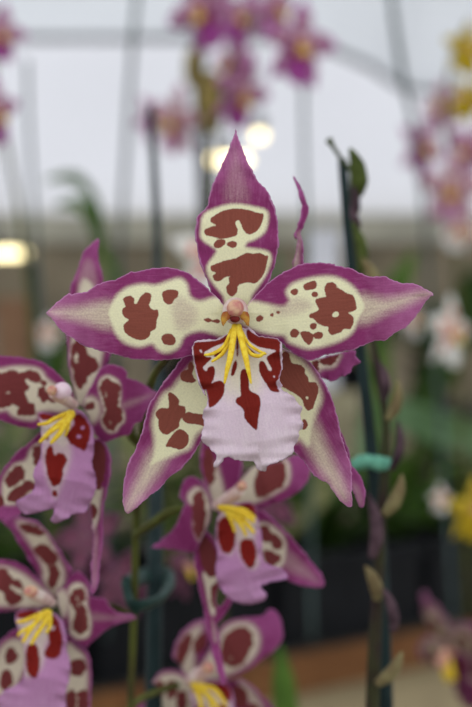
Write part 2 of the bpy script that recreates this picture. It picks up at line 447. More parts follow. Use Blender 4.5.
lip_ol = (PX('234,330') + P1('205,38 150,65 100,68 50,75 36,95 35,140 45,190 55,240 70,290 95,330') +
          P2('38,40 50,65 45,100 30,130 35,170 25,215 30,245 60,270 85,300 70,335 85,343 105,320 125,303 165,315 190,320 215,318 238,328 240,345 255,358 275,358 290,335 330,320 360,305 385,290 390,260 410,225 408,200 425,185 415,140 420,110 400,85 380,60 350,45 338,28') +
          P1('438,300 462,285 445,265 458,205 460,130 448,70 400,58 350,50 310,22'))
lip = tepal('lip', fl, lip_ol, (234, 330), (262, 470), .4475, ((0, 0), (.12, -2.5), (.3, -3.5), (.55, -6), (.8, -6.5), (1, -5)), 2.6, mat='lip', h=1.3, ripple=.95, freq=11, jag=.45, wave=1.0,
      spots=[P1('42,85 100,78 160,70 208,40 214,60 180,85 140,100 110,118 90,130 100,150 125,155 110,175 85,200 100,220 110,200 135,195 142,220 135,255 125,275 150,265 175,265 188,290 180,330 165,355 140,380 115,390 112,370 100,335 78,290 60,235 46,180 40,130'),
             P1('296,18 330,45 380,55 440,65 450,80 448,130 454,190 456,240 430,270 445,310 435,318 405,310 385,280 365,250 350,215 352,175 375,175 395,215 410,210 385,160 400,140 430,122 390,112 340,100 300,70 290,40'),
             P2('180,-35 205,-40 212,0 215,40 250,60 258,95 250,140 243,195 225,185 195,150 190,115 160,90 165,70 180,62 178,30'),
             P1('240,165 247,190 232,235 217,235 225,190'), P1('140,138 205,88 208,100 150,148'), P1('245,55 252,55 252,140 243,140'), P1('262,60 270,60 285,140 275,140'), P1('285,95 340,140 335,148 285,112')],
      holes=[P1('68,118 78,118 82,130 72,130'), P1('417,240 425,240 425,248 417,248')],
      cream=[(PX('206,350 262,348 272,366 262,378 255,392 240,396 226,392 222,382 208,370'), .9, 30)])
crest(lip, [[(235, 326, 1, 4.2), (232.5, 342, 4, 3.9), (230, 358, 6.5, 3.6), (227, 370, 7.5, 2.8), (224.5, 383, 8, 1.2)],
            [(238, 326, 1, 4.2), (242, 342, 4, 3.9), (245.5, 357, 6.5, 3.6), (248, 369, 7.5, 2.8), (251, 383, 8, 1.2)],
            [(232, 330, 1, 3), (224, 346, 3.5, 2.2), (213, 353.5, 4.5, 2.1), (204.5, 355, 4.5, 1.3)],
            [(231, 340, 2, 2.4), (222, 354, 4.5, 2.4), (212, 361.5, 5.2, 1.4)],
            [(240, 330, 1, 3), (248, 343, 3.5, 1.8), (257, 350, 4.5, 1.8), (266, 354, 4.6, 1.3)],
            [(242, 340, 2, 2.4), (250, 353, 4.5, 2.4), (259, 356, 5.2, 2.4), (265, 352.5, 5.6, 1.5)]], .4465)
px_ = .448/F
cl = ell_obj('column', W(235.3, 311, .4475), (13*px_, .0035, 13.5*px_), 'colbody', fl)
ell_obj('anther_cap', W(235.3, 308.5, .4438), (8.6*px_, .0024, 9*px_), 'cap', cl)
ell_obj('stigma', W(235, 319, .4435), (5*px_, .0012, 3.6*px_), 'mouth', cl)
for sgn in (-1, 1):
    q = [(235.3+sgn*x, y) for x, y in ((6, 312), (12, 312), (14.5, 318), (12.5, 326), (8.5, 321), (5, 318))]
    tepal('wing', cl, q, (235.3+sgn*6, 313), (235.3+sgn*13, 326), .4432, ((0, 0), (1, -.5)), .3, mat='wing', h=1.2, ripple=.05, jag=0, thick=.0006)

# ================================================================== FLOWER RIGHT BEHIND IT
fr = empty('orchid_flower', W(296, 300, .492))
tag(fr, 'purple orchid bloom mostly hidden right behind the large sharp one, thin twisted sepal showing above', 'flower', 'blooms of the blotched purple orchid')
RR = lambda t: Z(280, 170, 4.72, t)
tepal('dorsal_sepal', fr, RR('60,25 75,40 100,85 120,130 130,165 138,185 130,220 115,255 105,280 98,300 108,340 112,380 112,440 110,500 110,580 70,580 60,500 62,430 75,390 82,350 85,320 78,330 72,300 85,260 100,220 103,175 95,120 78,70'),
      (298, 285), (293, 176), .489, ((0, 0), (.5, 2), (1, 6)), 2.5, cream=[(RR('62,470 72,400 82,350 90,300 95,300 88,380 80,470'), .7, 9)], mat='tepal2', h=1.8)
tepal('petal', fr, SG('120,40 190,60 215,90 320,65 395,50 405,75 420,95 415,115 390,125 380,155 340,170 310,190 275,190 240,170 210,140 150,110'), (300, 355), (358, 360), .488,
      ((0, 0), (1, 4)), -1, spots=[SG('240,95 270,70 312,60 318,80 300,108 265,115'), SG('205,110 225,105 226,135 214,142')],
      cream=[(SG('150,95 215,80 300,50 335,62 325,95 300,128 250,135 215,150'), 1, 8)], mat='tepal2', h=1.8)
tepal('lateral_sepal', fr, PX('300,330 325,400 345,440') + SH('380,195 400,230 430,270 445,320 448,380 440,412 425,410 405,370 390,330 340,240') + PX('315,430 295,350'), (300, 335), (363, 507), .490,
      ((0, 0), (1, -2)), -1, cream=[(SH('395,300 420,330 432,390 425,395 400,340'), .35, 10)], mat='tepal2', h=2)
ell_obj('column', W(299, 318, .486), (.0022, .0025, .003), 'colbody', fr)

# ================================================================== UPPER LEFT FLOWER
U6 = lambda t: Z(60, 330, 4.72, t)
U5 = lambda t: Z(0, 350, 4.72, t)
U4 = lambda t: Z(0, 430, 3.933, t)
D = .525
ul = empty('orchid_flower', W(76, 404, D+.004))
tag(ul, 'purple blotched orchid bloom left of the large one, white knob and yellow crest, lavender lip', 'flower', 'blooms of the blotched purple orchid')
H2 = 1.9
tepal('dorsal_sepal', ul, PX('99.3,238.5 98.3,254 100.7,269 103.4,281 107,300 110,320 111,337 110,353 107,365 98,377 92,390 88,404 78,404 73,387 69.5,372 68,355 66.4,336 66.5,320 69,300 71.9,284 78,269 83,254 91.5,243.6'),
      (83, 402), (99, 239), D+.003, ((0, 0), (.5, -2), (1, 2)), -1.5,
      spots=[U6('80,50 110,65 125,110 140,130 170,140 175,170 165,195 145,200 125,225 115,255 90,275 75,240 65,190 55,150 60,110 65,70')], holes=[U6('62,130 75,105 92,115 90,145 72,165')],
      cream=[(PX('80,284 90,281 97,295 100,320 103,345 101,362 97,377 91,390 89,406 77,406 73,385 71,365 71,345'), 1, 8), (PX('84,262 92,262 96,283 78,285'), .25, 10)], mat='tepal2', h=H2)
tepal('petal', ul, U5('-300,170 -240,100 -150,55 -60,30 0,28 60,30 120,38 180,50 230,75 270,110 310,150 345,200 350,270 300,300 240,320 170,370 110,365 50,350 0,330 -80,310 -200,250'),
      (72, 402), (-62, 388), D, ((0, 0), (.5, -3), (1, 0)), 2,
      spots=[U5('-120,130 -60,110 10,110 60,100 105,115 130,98 165,108 185,120 185,145 160,150 140,140 125,125 118,150 130,175 115,200 125,240 160,265 155,300 120,305 85,300 90,270 60,250 30,262 -40,270 -120,240'),
             U5('185,190 200,180 212,185 222,205 250,200 265,225 250,245 228,232 205,240 190,222'), U5('195,152 205,145 215,155 205,165')], holes=[U5('25,195 50,190 55,208 30,212')],
      cream=[(U5('-150,150 -100,90 0,88 60,78 130,78 190,92 222,135 265,165 320,210 345,260 300,292 230,287 175,295 172,325 120,330 60,312 30,285 -20,290 -120,260'), 1, 7)], mat='tepal2', h=H2)
tepal('petal', ul, U6('110,340 170,222 185,190 220,165 260,165 300,180 318,205 315,225 345,232 395,255 440,285 475,308 440,345 405,385 385,430 350,445 335,490 300,500 255,515 215,530 170,500 150,450 130,400'),
      (84, 402), (160, 396), D+.001, ((0, 0), (.3, -4), (.55, -5.5), (1, 3)), 2,
      spots=[U6('205,240 225,232 240,248 265,255 280,270 275,300 270,360 290,390 290,425 265,445 250,470 230,465 210,440 205,410 225,385 215,360 205,310 195,280'), U6('125,365 145,345 160,355 150,372 130,378')], holes=[U6('210,290 222,285 225,310 212,318'), U6('228,355 240,352 242,366 230,366'), U6('225,430 240,425 245,440 232,448')],
      cream=[(U6('185,240 205,220 235,215 275,240 285,265 287,320 285,360 303,390 303,430 280,455 265,478 232,484 202,455 192,410 208,382 196,340 183,280'), 1, 5), (U6('100,330 150,315 182,340 190,390 170,430 140,440 110,400'), .95, 9),
             (U6('290,350 380,320 440,300 390,330 300,370'), .3, 10)], mat='tepal2', h=H2)
tepal('lateral_sepal', ul, U4('165,10 120,45 60,95 10,160 -40,240 -70,330 -20,350 20,355 60,340 110,315 160,290 190,230 200,100'), (50, 425), (-12, 512), D+.006, ((0, 0), (1, 2)), -1.5,
      spots=[U4('135,75 155,70 162,110 150,140 135,120'), U4('25,200 45,160 75,145 95,165 85,190 55,215 35,220'), U4('30,270 45,245 80,220 110,205 145,215 140,230 110,240 75,270 50,280'), U4('-20,270 5,262 10,290 -15,300')],
      cream=[(U4('120,75 150,55 172,100 167,160 152,230 110,268 70,290 15,292 8,250 14,190 55,135 100,120'), 1, 6)], mat='tepal2', h=H2)
tepal('lateral_sepal', ul, U4('335,60 375,36 408,50 430,100 432,160 418,240 402,320 402,420 392,520 380,620 366,645 357,630 360,560 364,480 368,400 358,330 352,250 340,150'), (94, 442), (93, 593), D+.004, ((0, 0), (.3, -2), (1, -6)), -3,
      spots=[U4('365,60 400,55 412,120 402,200 385,235 372,190 345,120'), U4('358,300 375,305 372,345 357,345')],
      cream=[(U4('360,190 385,230 402,232 392,300 386,350 366,400 355,340 350,260'), 1, 5), (U4('370,400 384,420 376,600 366,600'), .3, 8)], mat='tepal2', h=H2)
ulip = tepal('lip', ul, U5('180,297 230,300 290,312 320,295 345,285 372,287 400,310 430,350 442,400') + U4('368,90 362,130 370,165 380,200 372,250 352,290 332,325 290,330 260,350 225,367 200,355 215,322 200,310 150,325 110,332 80,320 63,285 85,270 130,240 137,205 130,170 160,100') + U5('195,420 190,350'),
      (70, 413), (52, 522), D-.006, ((0, 0), (.2, -3), (.6, -8), (1, -4)), 3, mat='lip2', h=1.7, ripple=1.0,
      spots=[U5('345,312 380,302 412,340 428,380 420,430 405,470 385,472 345,450 325,430 310,400 335,370 350,345'), U4('185,72 205,60 215,100 230,90 255,95 263,125 250,150 245,190 230,215 210,220 190,190 182,150 178,110'),
             U4('208,238 222,240 226,258 214,264 206,252'), U5('180,298 240,302 290,315 275,328 240,333 190,325'), U5('215,400 232,370 240,380 225,430')],
      holes=[U5('385,360 398,365 395,375 384,372'), U5('368,400 385,405 380,415 366,412')],
      cream=[(U5('190,330 300,320 345,320 320,380 330,440 300,475 270,460 240,440 200,440'), .95, 14), (U4('170,60 275,60 270,150 235,235 220,270 200,235 172,150'), .6, 8)])
crest(ulip, [[(73, 412, 2, 3.2), (64, 420, 5, 3.2), (52, 430, 8, 3.2), (40, 442, 9, 2)], [(73, 414, 2, 3.2), (66, 424, 6, 3.4), (59, 434, 9, 3.2), (51, 443, 10, 2)],
             [(70, 412, 2, 3), (56, 418, 6, 2.6), (47, 423, 8, 2.4), (38, 424.5, 8, 1.4)], [(70, 415, 2, 3), (60, 425, 7, 3), (48, 434, 10, 2.4), (45, 438, 10, 1.6)], [(70, 418, 2, 2.2), (68, 428, 5, 2), (65, 436, 6, 1.4)]], D-.010)
p2 = D/F
ucl = tube_obj('column', [W(74, 405, D-.004), W(66, 400, D-.010), W(58, 396, D-.014), W(52, 393, D-.016)], [5*p2, 6*p2, 6*p2, 4.5*p2], 'colbody', ul)
ell_obj('hood', W(62.5, 391, D-.017), (9*p2, .0022, 8.5*p2), 'capwhite', ucl)
ell_obj('anther_cap', W(52, 390.5, D-.019), (5*p2, .0014, 5*p2), 'cap', ucl)

# ================================================================== LOWER LEFT FLOWER
V5 = lambda t: Z(0, 500, 4.72, t)
V3 = lambda t: Z(0, 500, 2.95, t)
D = .565
ll = empty('orchid_flower', W(52, 600, D+.004))
tag(ll, 'purple blotched orchid bloom in the lower left corner with a big lavender lip', 'flower', 'blooms of the blotched purple orchid')
tepal('dorsal_sepal', ll, V5('-20,70 50,70 110,85 180,108 230,165 270,228 310,290 335,340 310,420 265,460 225,440 200,400 165,330 125,260 85,200 50,140'), (53, 597), (5, 515), D+.003, ((0, 0), (1, -6)), -3,
      spots=[V5('100,115 150,125 210,150 190,165 140,150 110,140'), V5('165,230 210,215 262,260 268,290 230,300 190,270'), V5('230,310 265,320 278,360 252,410 230,400 240,350')],
      cream=[(V5('80,100 200,138 240,200 284,290 304,345 292,450 240,450 205,385 198,310 150,220'), .95, 9)], mat='tepal2', h=2.2)
tepal('petal', ll, V5('-240,340 -150,290 -60,275 0,278 50,285 100,302 160,350 205,405 250,450 250,490 190,515 90,520 0,530 -120,520 -220,450'), (52, 600), (-50, 580), D, ((0, 0), (.5, -3), (1, 0)), 2,
      spots=[V5('0,330 30,335 50,370 100,390 90,415 50,400 40,440 0,420 -40,380'), V5('40,430 80,440 100,470 60,490 30,470'), V5('-100,360 -30,340 -20,400 -80,430'), V5('115,430 150,420 175,440 150,460')],
      cream=[(V5('-120,330 0,312 60,325 120,355 170,395 230,440 250,480 180,505 80,505 0,500 -120,480'), .95, 8)], mat='tepal2', h=2.2)
tepal('petal', ll, V3('165,270 185,258 205,225 222,212 240,214 262,245 268,283 310,292 335,325 405,347 350,365 310,385 285,408 262,425 255,437 225,420 200,390 180,340'), (53, 600), (137, 618), D+.001, ((0, 0), (.4, -5), (1, 4)), 2,
      spots=[V3('215,272 235,262 248,272 250,290 240,300 248,320 255,345 256,375 245,393 228,390 218,370 220,350 228,332 214,310 208,290')], holes=[V3('222,282 232,280 236,310 228,318')],
      cream=[(V3('203,262 222,245 242,248 256,270 257,310 268,350 264,398 238,410 210,398 206,365 202,310'), 1, 5), (V3('160,275 190,265 205,300 190,345 165,330'), .9, 8), (V3('270,335 330,342 400,347 330,352 275,355'), .25, 8)], mat='tepal2', h=2.2)
tepal('lateral_sepal', ll, V3('185,400 225,425 250,440 264,470 268,520 266,607 262,660 230,720 200,660 185,580'), (60, 640), (78, 745), D+.004, ((0, 0), (1, -2)), -2,
      spots=[V3('213,480 238,473 252,492 238,515 215,512'), V3('200,572 216,565 222,607 205,640 195,610'), V3('232,575 255,565 256,620 240,625')],
      cream=[(V3('195,430 225,440 250,465 258,520 256,580 250,640 210,660 190,580'), 1, 7)], mat='tepal2', h=2.2)
tepal('lateral_sepal', ll, V3('80,380 40,385 0,420 -50,480 -90,600 -40,640 20,600 70,540 95,460'), (35, 625), (-25, 705), D+.006, ((0, 0), (1, 2)), -2,
      spots=[V3('5,520 25,500 35,530 20,560 5,550'), V3('20,450 40,440 48,470 25,480')], cream=[(V3('0,440 40,410 75,430 70,500 30,570 0,580 -20,520'), .95, 8)], mat='tepal2', h=2.2)
llip = tepal('lip', ll, V3('50,330 100,322 140,330 172,342 192,375 198,440 207,485 204,530 192,580 195,630 150,680 90,670 40,660 -10,620 5,570 40,550 68,530 72,480 70,430 50,370'), (48, 612), (32, 720), D-.008, ((0, 0), (.2, -3), (.6, -8), (1, -5)), 3, mat='lip2', h=2, ripple=1.0,
      spots=[V3('142,340 166,345 180,380 186,420 175,460 150,470 130,455 145,420 138,380'), V3('80,432 100,422 113,440 117,490 106,525 85,515 75,480'), V3('48,332 100,324 118,338 60,350')], holes=[V3('150,375 162,372 162,382 150,384')],
      cream=[(V3('55,350 150,340 160,380 135,430 130,460 118,500 70,520 70,430'), .85, 9)])
crest(llip, [[(49, 611, 2, 3.2), (40, 618, 6, 3.2), (30, 630, 9, 3.2), (23, 642, 10, 2)], [(50, 612, 2, 3.2), (45, 622, 6, 3.2), (37, 634, 9, 3), (31, 644, 10, 1.8)],
             [(47, 611, 2, 3), (34, 617, 6, 2.8), (24, 621, 8, 2.5), (17, 622, 8, 1.6)], [(47, 613, 2, 3), (33, 625, 8, 2.8), (21, 632, 10, 2), (18, 636, 10, 1.4)], [(50, 613, 2, 2.4), (50, 625, 6, 2.4), (46, 633, 8, 1.6)]], D-.012)
p2 = D/F
lcl = tube_obj('column', [W(52, 603, D-.004), W(44, 598, D-.010), W(36, 595, D-.014), W(30, 594, D-.016)], [5*p2, 6*p2, 6*p2, 4.5*p2], 'colbody', ll)
ell_obj('anther_cap', W(31, 591.5, D-.018), (7*p2, .002, 6*p2), 'cap', lcl)

# ================================================================== FLOWER BELOW THE LARGE ONE
O_ = lambda t: Z(140, 440, 2.36, t)
N_ = lambda t: Z(220, 440, 4.291, t)
Q_ = lambda t: Z(170, 540, 3.933, t)
D = .57
cf = empty('orchid_flower', W(218, 507, D+.004))
tag(cf, 'purple blotched orchid bloom half hidden below the white lip, turned to the right', 'flower', 'blooms of the blotched purple orchid')
tepal('dorsal_sepal', cf, PX('212,400 206,425 202,445 201,465 206,487 213,506 223,513 233,500 240,475 242,445 236,415 225,400'), (219, 510), (224, 400), D+.003, ((0, 0), (1, 2)), -2.5,
      spots=[PX('206,450 212,455 214,478 209,484 204,468')], cream=[(PX('212,470 216,462 220,475 224,490 226,512 215,506 209,492'), .9, 8)], mat='tepal2', h=2.2)
tepal('petal', cf, O_('95,118 105,95 122,85 142,98 158,120 168,150 165,190 150,225 135,255 125,265 100,262 60,257 27,253 60,230 85,200 100,165 108,148 97,135'), (212, 508), (152, 547), D, ((0, 0), (.4, -6), (1, -2)), 2,
      spots=[O_('128,140 142,122 152,160 150,200 138,230 128,195')], cream=[(O_('112,132 130,112 150,118 165,150 160,195 148,225 138,238 126,200 130,160 118,150'), .95, 6)], mat='tepal2', h=2.2)
tepal('petal', cf, O_('190,150 215,120 240,90 270,62 320,52 372,35 402,55 394,100 355,135 310,152 285,162 240,160'), (220, 506), (312, 466), D+.003, ((0, 0), (.5, -2), (1, 2)), 2,
      spots=[N_('150,190 165,140 175,95 260,90 280,150 268,195 230,215 185,240 160,235')], cream=[(N_('0,300 60,190 110,120 170,85 272,78 300,120 292,190 240,228 170,262 60,300'), .95, 7)], mat='tepal2', h=2.2)
tepal('lateral_sepal', cf, O_('240,170 280,165 305,180 342,215 382,260 422,310 436,335 426,348 390,345 345,330 300,312 270,270'), (240, 515), (323, 585), D+.004, ((0, 0), (1, 2)), -2,
      spots=[N_('165,385 200,370 212,400 250,415 262,460 230,462 215,430 175,432'), N_('195,475 240,490 255,508 240,530 200,525')], cream=[(N_('150,370 200,355 262,400 285,450 275,530 230,560 190,540 175,460'), .95, 6), (O_('350,260 420,330 400,330 340,300'), .25, 10)], mat='tepal2', h=2.2)
tepal('lateral_sepal', cf, PX('196,536 206,532 214,540 220,560 219,585 215,600 220,607 229,595 232,599 224,616 217,624 219,640 224,670 226,682 221,683 213,655 207,625 201,595 195,565'), (203, 535), (223, 683), D-.001, ((0, 0), (.4, -3), (1, -8)), -2,
      spots=[PX('199,540 209,540 216,556 216,574 207,574 202,560'), PX('212,590 217,585 217,603 213,606')], cream=[(PX('203,573 215,570 217,582 212,590 215,612 211,614 206,590'), 1, 4), (PX('212,618 217,640 214,640'), .5, 4)], mat='tepal2', h=2)
clip_ = tepal('lip', cf, O_('190,165 215,155 245,150 270,152 278,185 288,230 292,285 340,308 346,325 305,335 285,345 300,368 278,385 240,387 213,375 190,350 178,310 183,270 178,220'), (222, 510), (255, 605), D-.008, ((0, 0), (.2, -3), (.6, -8), (1, -5)), 3, mat='lip2', h=2, ripple=1.0,
      spots=[O_('183,195 205,178 222,195 226,225 218,262 198,266 185,240'), O_('238,238 255,232 268,238 276,270 266,302 247,292 235,262'), O_('210,165 258,142 272,155 276,185 262,180 240,168')],
      cream=[(O_('185,175 260,165 278,200 270,235 280,290 260,305 235,270 228,235 215,270 190,250'), .85, 8)])
crest(clip_, [[(219, 507, 2, 3), (232, 509, 5, 3.2), (245, 515, 8, 3), (254, 522, 9, 2)], [(222, 509, 2, 3), (236, 514, 5, 3.2), (247, 524, 8, 3), (254, 533, 9, 1.8)],
              [(224, 510, 2, 2.6), (235, 518, 6, 2.8), (243, 528, 8, 2.6), (246, 536, 8, 1.6)], [(226, 512, 2, 2.2), (232, 522, 5, 2.4), (235, 532, 6, 1.6)], [(228, 507, 2, 2.6), (244, 510, 5, 2.6), (255, 518, 6, 1.8)]], D-.012)
p2 = D/F
ccl = tube_obj('column', [W(216, 506, D-.004), W(226, 500, D-.010), W(235, 494, D-.014), W(240, 490, D-.016)], [5*p2, 6*p2, 6.5*p2, 5*p2], 'colbody', cf)
ell_obj('anther_cap', W(242, 486, D-.018), (5*p2, .0018, 5*p2), 'cap', ccl)

# ================================================================== BOTTOM FLOWER
B_ = lambda t: Z(130, 600, 2.95, t)
D = .63
bf = empty('orchid_flower', W(186, 682, D+.004))
tag(bf, 'purple blotched orchid bloom at the bottom edge, cut off below its yellow crest', 'flower', 'blooms of the blotched purple orchid')
tepal('dorsal_sepal', bf, B_('128,170 130,145 150,100 190,65 228,58 240,100 225,150 205,190 185,225 165,235 150,195'), (186, 676), (206, 620), D+.002, ((0, 0), (1, 2)), -2,
      spots=[B_('140,170 150,130 175,100 180,120 165,160 150,185'), B_('190,130 215,100 222,125 200,155')], cream=[(B_('140,180 150,120 190,80 212,75 205,110 190,150 190,200 165,230 150,195'), .9, 10)], mat='tepal2', h=2.4)
tepal('petal', bf, B_('180,230 220,170 250,110 272,75 310,55 360,50 395,45 415,25 440,45 452,100 436,140 390,175 345,210 300,228 260,240 210,250'), (190, 682), (281, 622), D, ((0, 0), (.5, -3), (1, 3)), 2,
      spots=[B_('270,150 282,110 310,85 348,88 362,120 352,150 325,190 290,192 275,175')], holes=[B_('290,170 300,165 305,178 292,182')],
      cream=[(B_('180,232 220,180 255,130 275,90 310,68 355,70 380,100 378,145 350,185 300,215 240,235'), .95, 9)], mat='tepal2', h=2.4)
tepal('petal', bf, B_('0,370 30,305 60,250 90,212 130,205 168,225 200,265 190,330 120,400 40,420'), (190, 690), (135, 730), D+.001, ((0, 0), (1, 2)), 2,
      spots=[B_('60,290 85,240 100,250 90,290 75,310'), B_('110,250 130,240 135,270 115,290'), B_('140,280 160,270 165,320 145,330'), B_('60,330 90,320 100,360 70,380')], cream=[(B_('45,320 80,232 130,218 170,240 195,280 170,340 110,380 50,390'), .95, 8)], mat='tepal2', h=2.4)
tepal('lateral_sepal', bf, B_('260,245 300,238 340,240 385,280 425,325 470,390 400,400 320,370 270,310'), (212, 684), (288, 735), D+.004, ((0, 0), (1, 2)), -2,
      spots=[B_('300,262 330,260 345,290 330,320 305,300'), B_('345,320 370,310 390,350 360,360')], cream=[(B_('320,240 350,255 385,300 400,345 370,330'), .8, 9)], mat='tepal2', h=2.4)
tepal('lateral_sepal', bf, B_('180,270 210,300 225,380 200,480 165,520 140,440 150,340'), (193, 695), (186, 772), D+.006, ((0, 0), (1, 0)), -2, cream=[(B_('170,300 205,330 200,420 165,440'), .8, 9)], mat='tepal2', h=2.4)
blip = tepal('lip', bf, B_('180,262 230,240 280,245 305,280 310,340 320,400 290,470 220,480 180,420 185,330'), (207, 686), (215, 760), D-.006, ((0, 0), (.6, -6), (1, -5)), 3, mat='lip2', h=2.2, ripple=1,
      spots=[B_('225,245 282,245 300,275 290,300 240,265'), B_('190,320 220,310 230,370 200,380'), B_('250,320 285,310 290,380 260,390')], cream=[(B_('190,270 280,280 300,330 250,340 200,330'), .8, 9)])
crest(blip, [[(192, 684, 2, 3), (204, 691, 6, 3.2), (214, 702, 9, 3), (220, 712, 9, 2)], [(196, 685, 2, 3), (212, 688, 6, 3), (221, 697, 8, 2.6), (226, 706, 9, 1.8)], [(194, 688, 2, 3), (200, 698, 6, 3), (202, 712, 9, 2)], [(194, 687, 2, 2.8), (208, 696, 7, 2.8), (212, 712, 9, 1.8)]], D-.010)
p2 = D/F
bcl = tube_obj('column', [W(190, 682, D-.004), W(198, 676, D-.010), W(206, 671, D-.014)], [6*p2, 8*p2, 6*p2], 'colbody', bf)
ell_obj('anther_cap', W(208, 668, D-.018), (6*p2, .002, 6*p2), 'cap', bcl)

# ================================================================== STEMS, STAKES AND TIES NEARBY
sp = tube_obj('orchid_spike', [W(128, 760, .60), W(131, 690, .60), W(134, 610, .595), W(136.5, 513, .585), W(141, 440, .56), W(152, 380, .53), W(180, 345, .505), W(212, 326, .48), W(233, 315, .4615)],
              [3.6*.6/F]*6+[3.2*.5/F, 3*.47/F, 2.6*.46/F], 'stem', None, 10, 8)
tag(sp, 'green flower stem rising from the bottom edge to the large sharp orchid', 'stem')
tube_obj('pedicel', [W(136.5, 534, .586), W(152, 524, .582), W(170, 512, .578), W(190, 509, .577), W(212, 508, .577)], [4*.58/F, 4.5*.58/F, 5*.58/F, 4*.58/F, 3*.58/F], 'stem', sp)
tube_obj('pedicel', [W(140, 446, .562), W(132, 436, .56), W(128, 424, .555), W(112, 412, .545), W(82, 404, .532)], [3.5*.56/F, 5*.56/F, 5*.56/F, 4*.55/F, 3*.53/F], 'stem', sp)
tube_obj('pedicel', [W(134, 618, .595), W(122, 611, .592), W(106, 606, .585), W(60, 601, .573)], [3*.59/F, 4.2*.59/F, 4*.58/F, 3*.57/F], 'stem', sp)
tube_obj('pedicel', [W(212, 326, .48), W(245, 330, .492), W(275, 326, .497), W(299, 319, .492)], [.0007, .0008, .0008, .0007], 'stem', sp)
tube_obj('pedicel', [W(130, 706, .60), W(146, 696, .61), W(168, 688, .625), W(184, 683, .637)], [3*.6/F, 3.6*.6/F, 3.6*.62/F, 3*.63/F], 'stem', sp)
tag(tube_obj('plant_stake', [W(151, 108, 1.0), W(157, 240, .92), W(157, 420, .76), W(155, 560, .67), W(153, 760, .62)], [.0018, .0020, .0026, .0028, .0028], 'stake', None, 12), 'dark green stake standing behind the left lower sepal of the large orchid', 'stake')
tag(tube_obj('plant_tie', [W(126, 586, .592), W(131, 604, .585), W(140, 606, .584), W(158, 600, .60), W(168, 588, .63), W(168, 578, .665), W(158, 571, .675), W(142, 577, .655), W(128, 583, .61)], [.0014]*9, 'tiedark', None, 8, 6, 2.0), 'dark teal band tying the green flower stem to its stake', 'plant tie')

# right hand spike that has finished flowering
st = tube_obj('plant_stake', [W(342.5, 160, .66), W(349, 240, .655), W(358, 330, .65), W(372, 455, .64), W(380, 560, .635), W(386, 760, .63)], [.0016, .0017, .0018, .0021, .0026, .0030], 'stake', None, 12)
tag(st, 'dark teal stake right of the large orchid, beside the spent flower stalk', 'stake')
dk = tube_obj('flower_stalk', [W(352, 168, .645), W(354, 220, .643), W(363, 290, .64), W(382, 390, .63), W(386, 450, .628), W(381, 520, .622), W(378, 590, .618), W(374, 660, .612), W(371, 760, .608)],
              [.0009, .001, .0011, .0013, .0015, .0017, .0019, .0022, .0023], 'stalk', None, 10, 8)
tag(dk, 'brown green spent flower stalk with papery bracts right of the large orchid', 'flower stalk')
def bract(p, q, wd, d, mat, name='bract', cv=.15):
    m = ((p[0]+q[0])/2, (p[1]+q[1])/2); dx, dy = q[0]-p[0], q[1]-p[1]
    k = d/F
    return tube_obj(name, [W(p[0], p[1], d), W(p[0]+dx*.3-dy*cv*.6, p[1]+dy*.3+dx*cv*.6, d-.002), W(p[0]+dx*.65-dy*cv*.6, p[1]+dy*.65+dx*cv*.6, d-.003), W(q[0], q[1], d-.003)], [wd*.55*k, wd*k, wd*.85*k, wd*.15*k], mat, dk, 10, 5, .6)
bract((357, 196), (350, 148), 9, .638, 'bud', 'bud')
tube_obj('side_shoot', [W(352, 172, .644), W(342, 160, .64), W(334, 148, .637), W(329, 140, .635)], [.0008, .0007, .0007, .0013], 'bud', dk)
bract((352, 218), (353, 186), 5, .638, 'bractmauve'); bract((357, 232), (350, 208), 4, .637, 'bractmauve')
bract((361, 272), (352, 222), 6, .636, 'bud'); bract((376, 300), (362, 258), 7, .634, 'bract')
bract((384, 400), (378, 360), 5, .625, 'bractmauve'); bract((388, 420), (398, 380), 6, .622, 'bract')
bract((391, 470), (398, 420), 5, .622, 'bractmauve'); bract((384, 515), (402, 474), 7, .618, 'bract')
bract((372, 558), (367, 492), 7, .618, 'bractmauve'); bract((377, 600), (365, 566), 7, .612, 'bract')
bract((393, 632), (383, 588), 6, .61, 'bractmauve'); bract((377, 684), (402, 652), 7, .604, 'bract')
bm = bmesh.new()
zig = [W(354+i*2.3, 462+(5 if i % 2 else -4)*(.4+.6*math.sin(i*1.3)**2), .617-.004*math.sin(i/14*math.pi)) for i in range(15)]
bm_tube(bm, spline3(zig, 3), .0016, 8)
bm_tube(bm, spline3([W(356, 462, .618), W(358, 464, .635), W(368, 465, .648), W(384, 464, .648), W(389, 462, .63), W(386, 461, .618)], 5), .0013, 8)
tag(mesh_obj('plant_tie', bm, 'tie'), 'mint green crinkled tie around the spent stalk and its stake', 'plant tie')

# ================================================================== GREENHOUSE SHELL
def struct(o): o['kind'] = 'structure'; return o
struct(box_obj('floor', (-6, -3, -.1), (6, 9, 0), 'floor'))
BD = 8.0
zz = lambda py, d: CAMZ - (py - CY)/F*d
xx = lambda px, d: (px - CX)/F*d
zt, zb = zz(36, BD), zz(215, BD)
struct(box_obj('wall_back', (-5, BD, 0), (5, BD+.15, zz(243, BD)), 'wallgrey'))
struct(box_obj('trim_1', (-5, BD-.04, zz(243, BD)), (5, BD+.12, zb), 'beam'))
M['glaze'] = sheet('hazy_glazing', lin(240, 240, 242))
M['roofsheet'] = sheet('roof_sheeting', lin(226, 228, 230), .25, 3.0)
struct(box_obj('window_1', (-5, BD+.02, zb), (5, BD+.03, zt), 'glaze'))
lowpx = [(-900, 37), (288, 37), (330, 47), (372, 66), (402, 86), (480, 98), (1400, 98)]
vs, fs = [], []
for px, py in lowpx:
    vs.append((xx(px, BD-.06), BD-.06, zz(py, BD-.06)))
for px, py in lowpx:
    vs.append((xx(px, BD-.06), -2.0, zz(py, BD-.06)+2.55))
nl = len(lowpx)
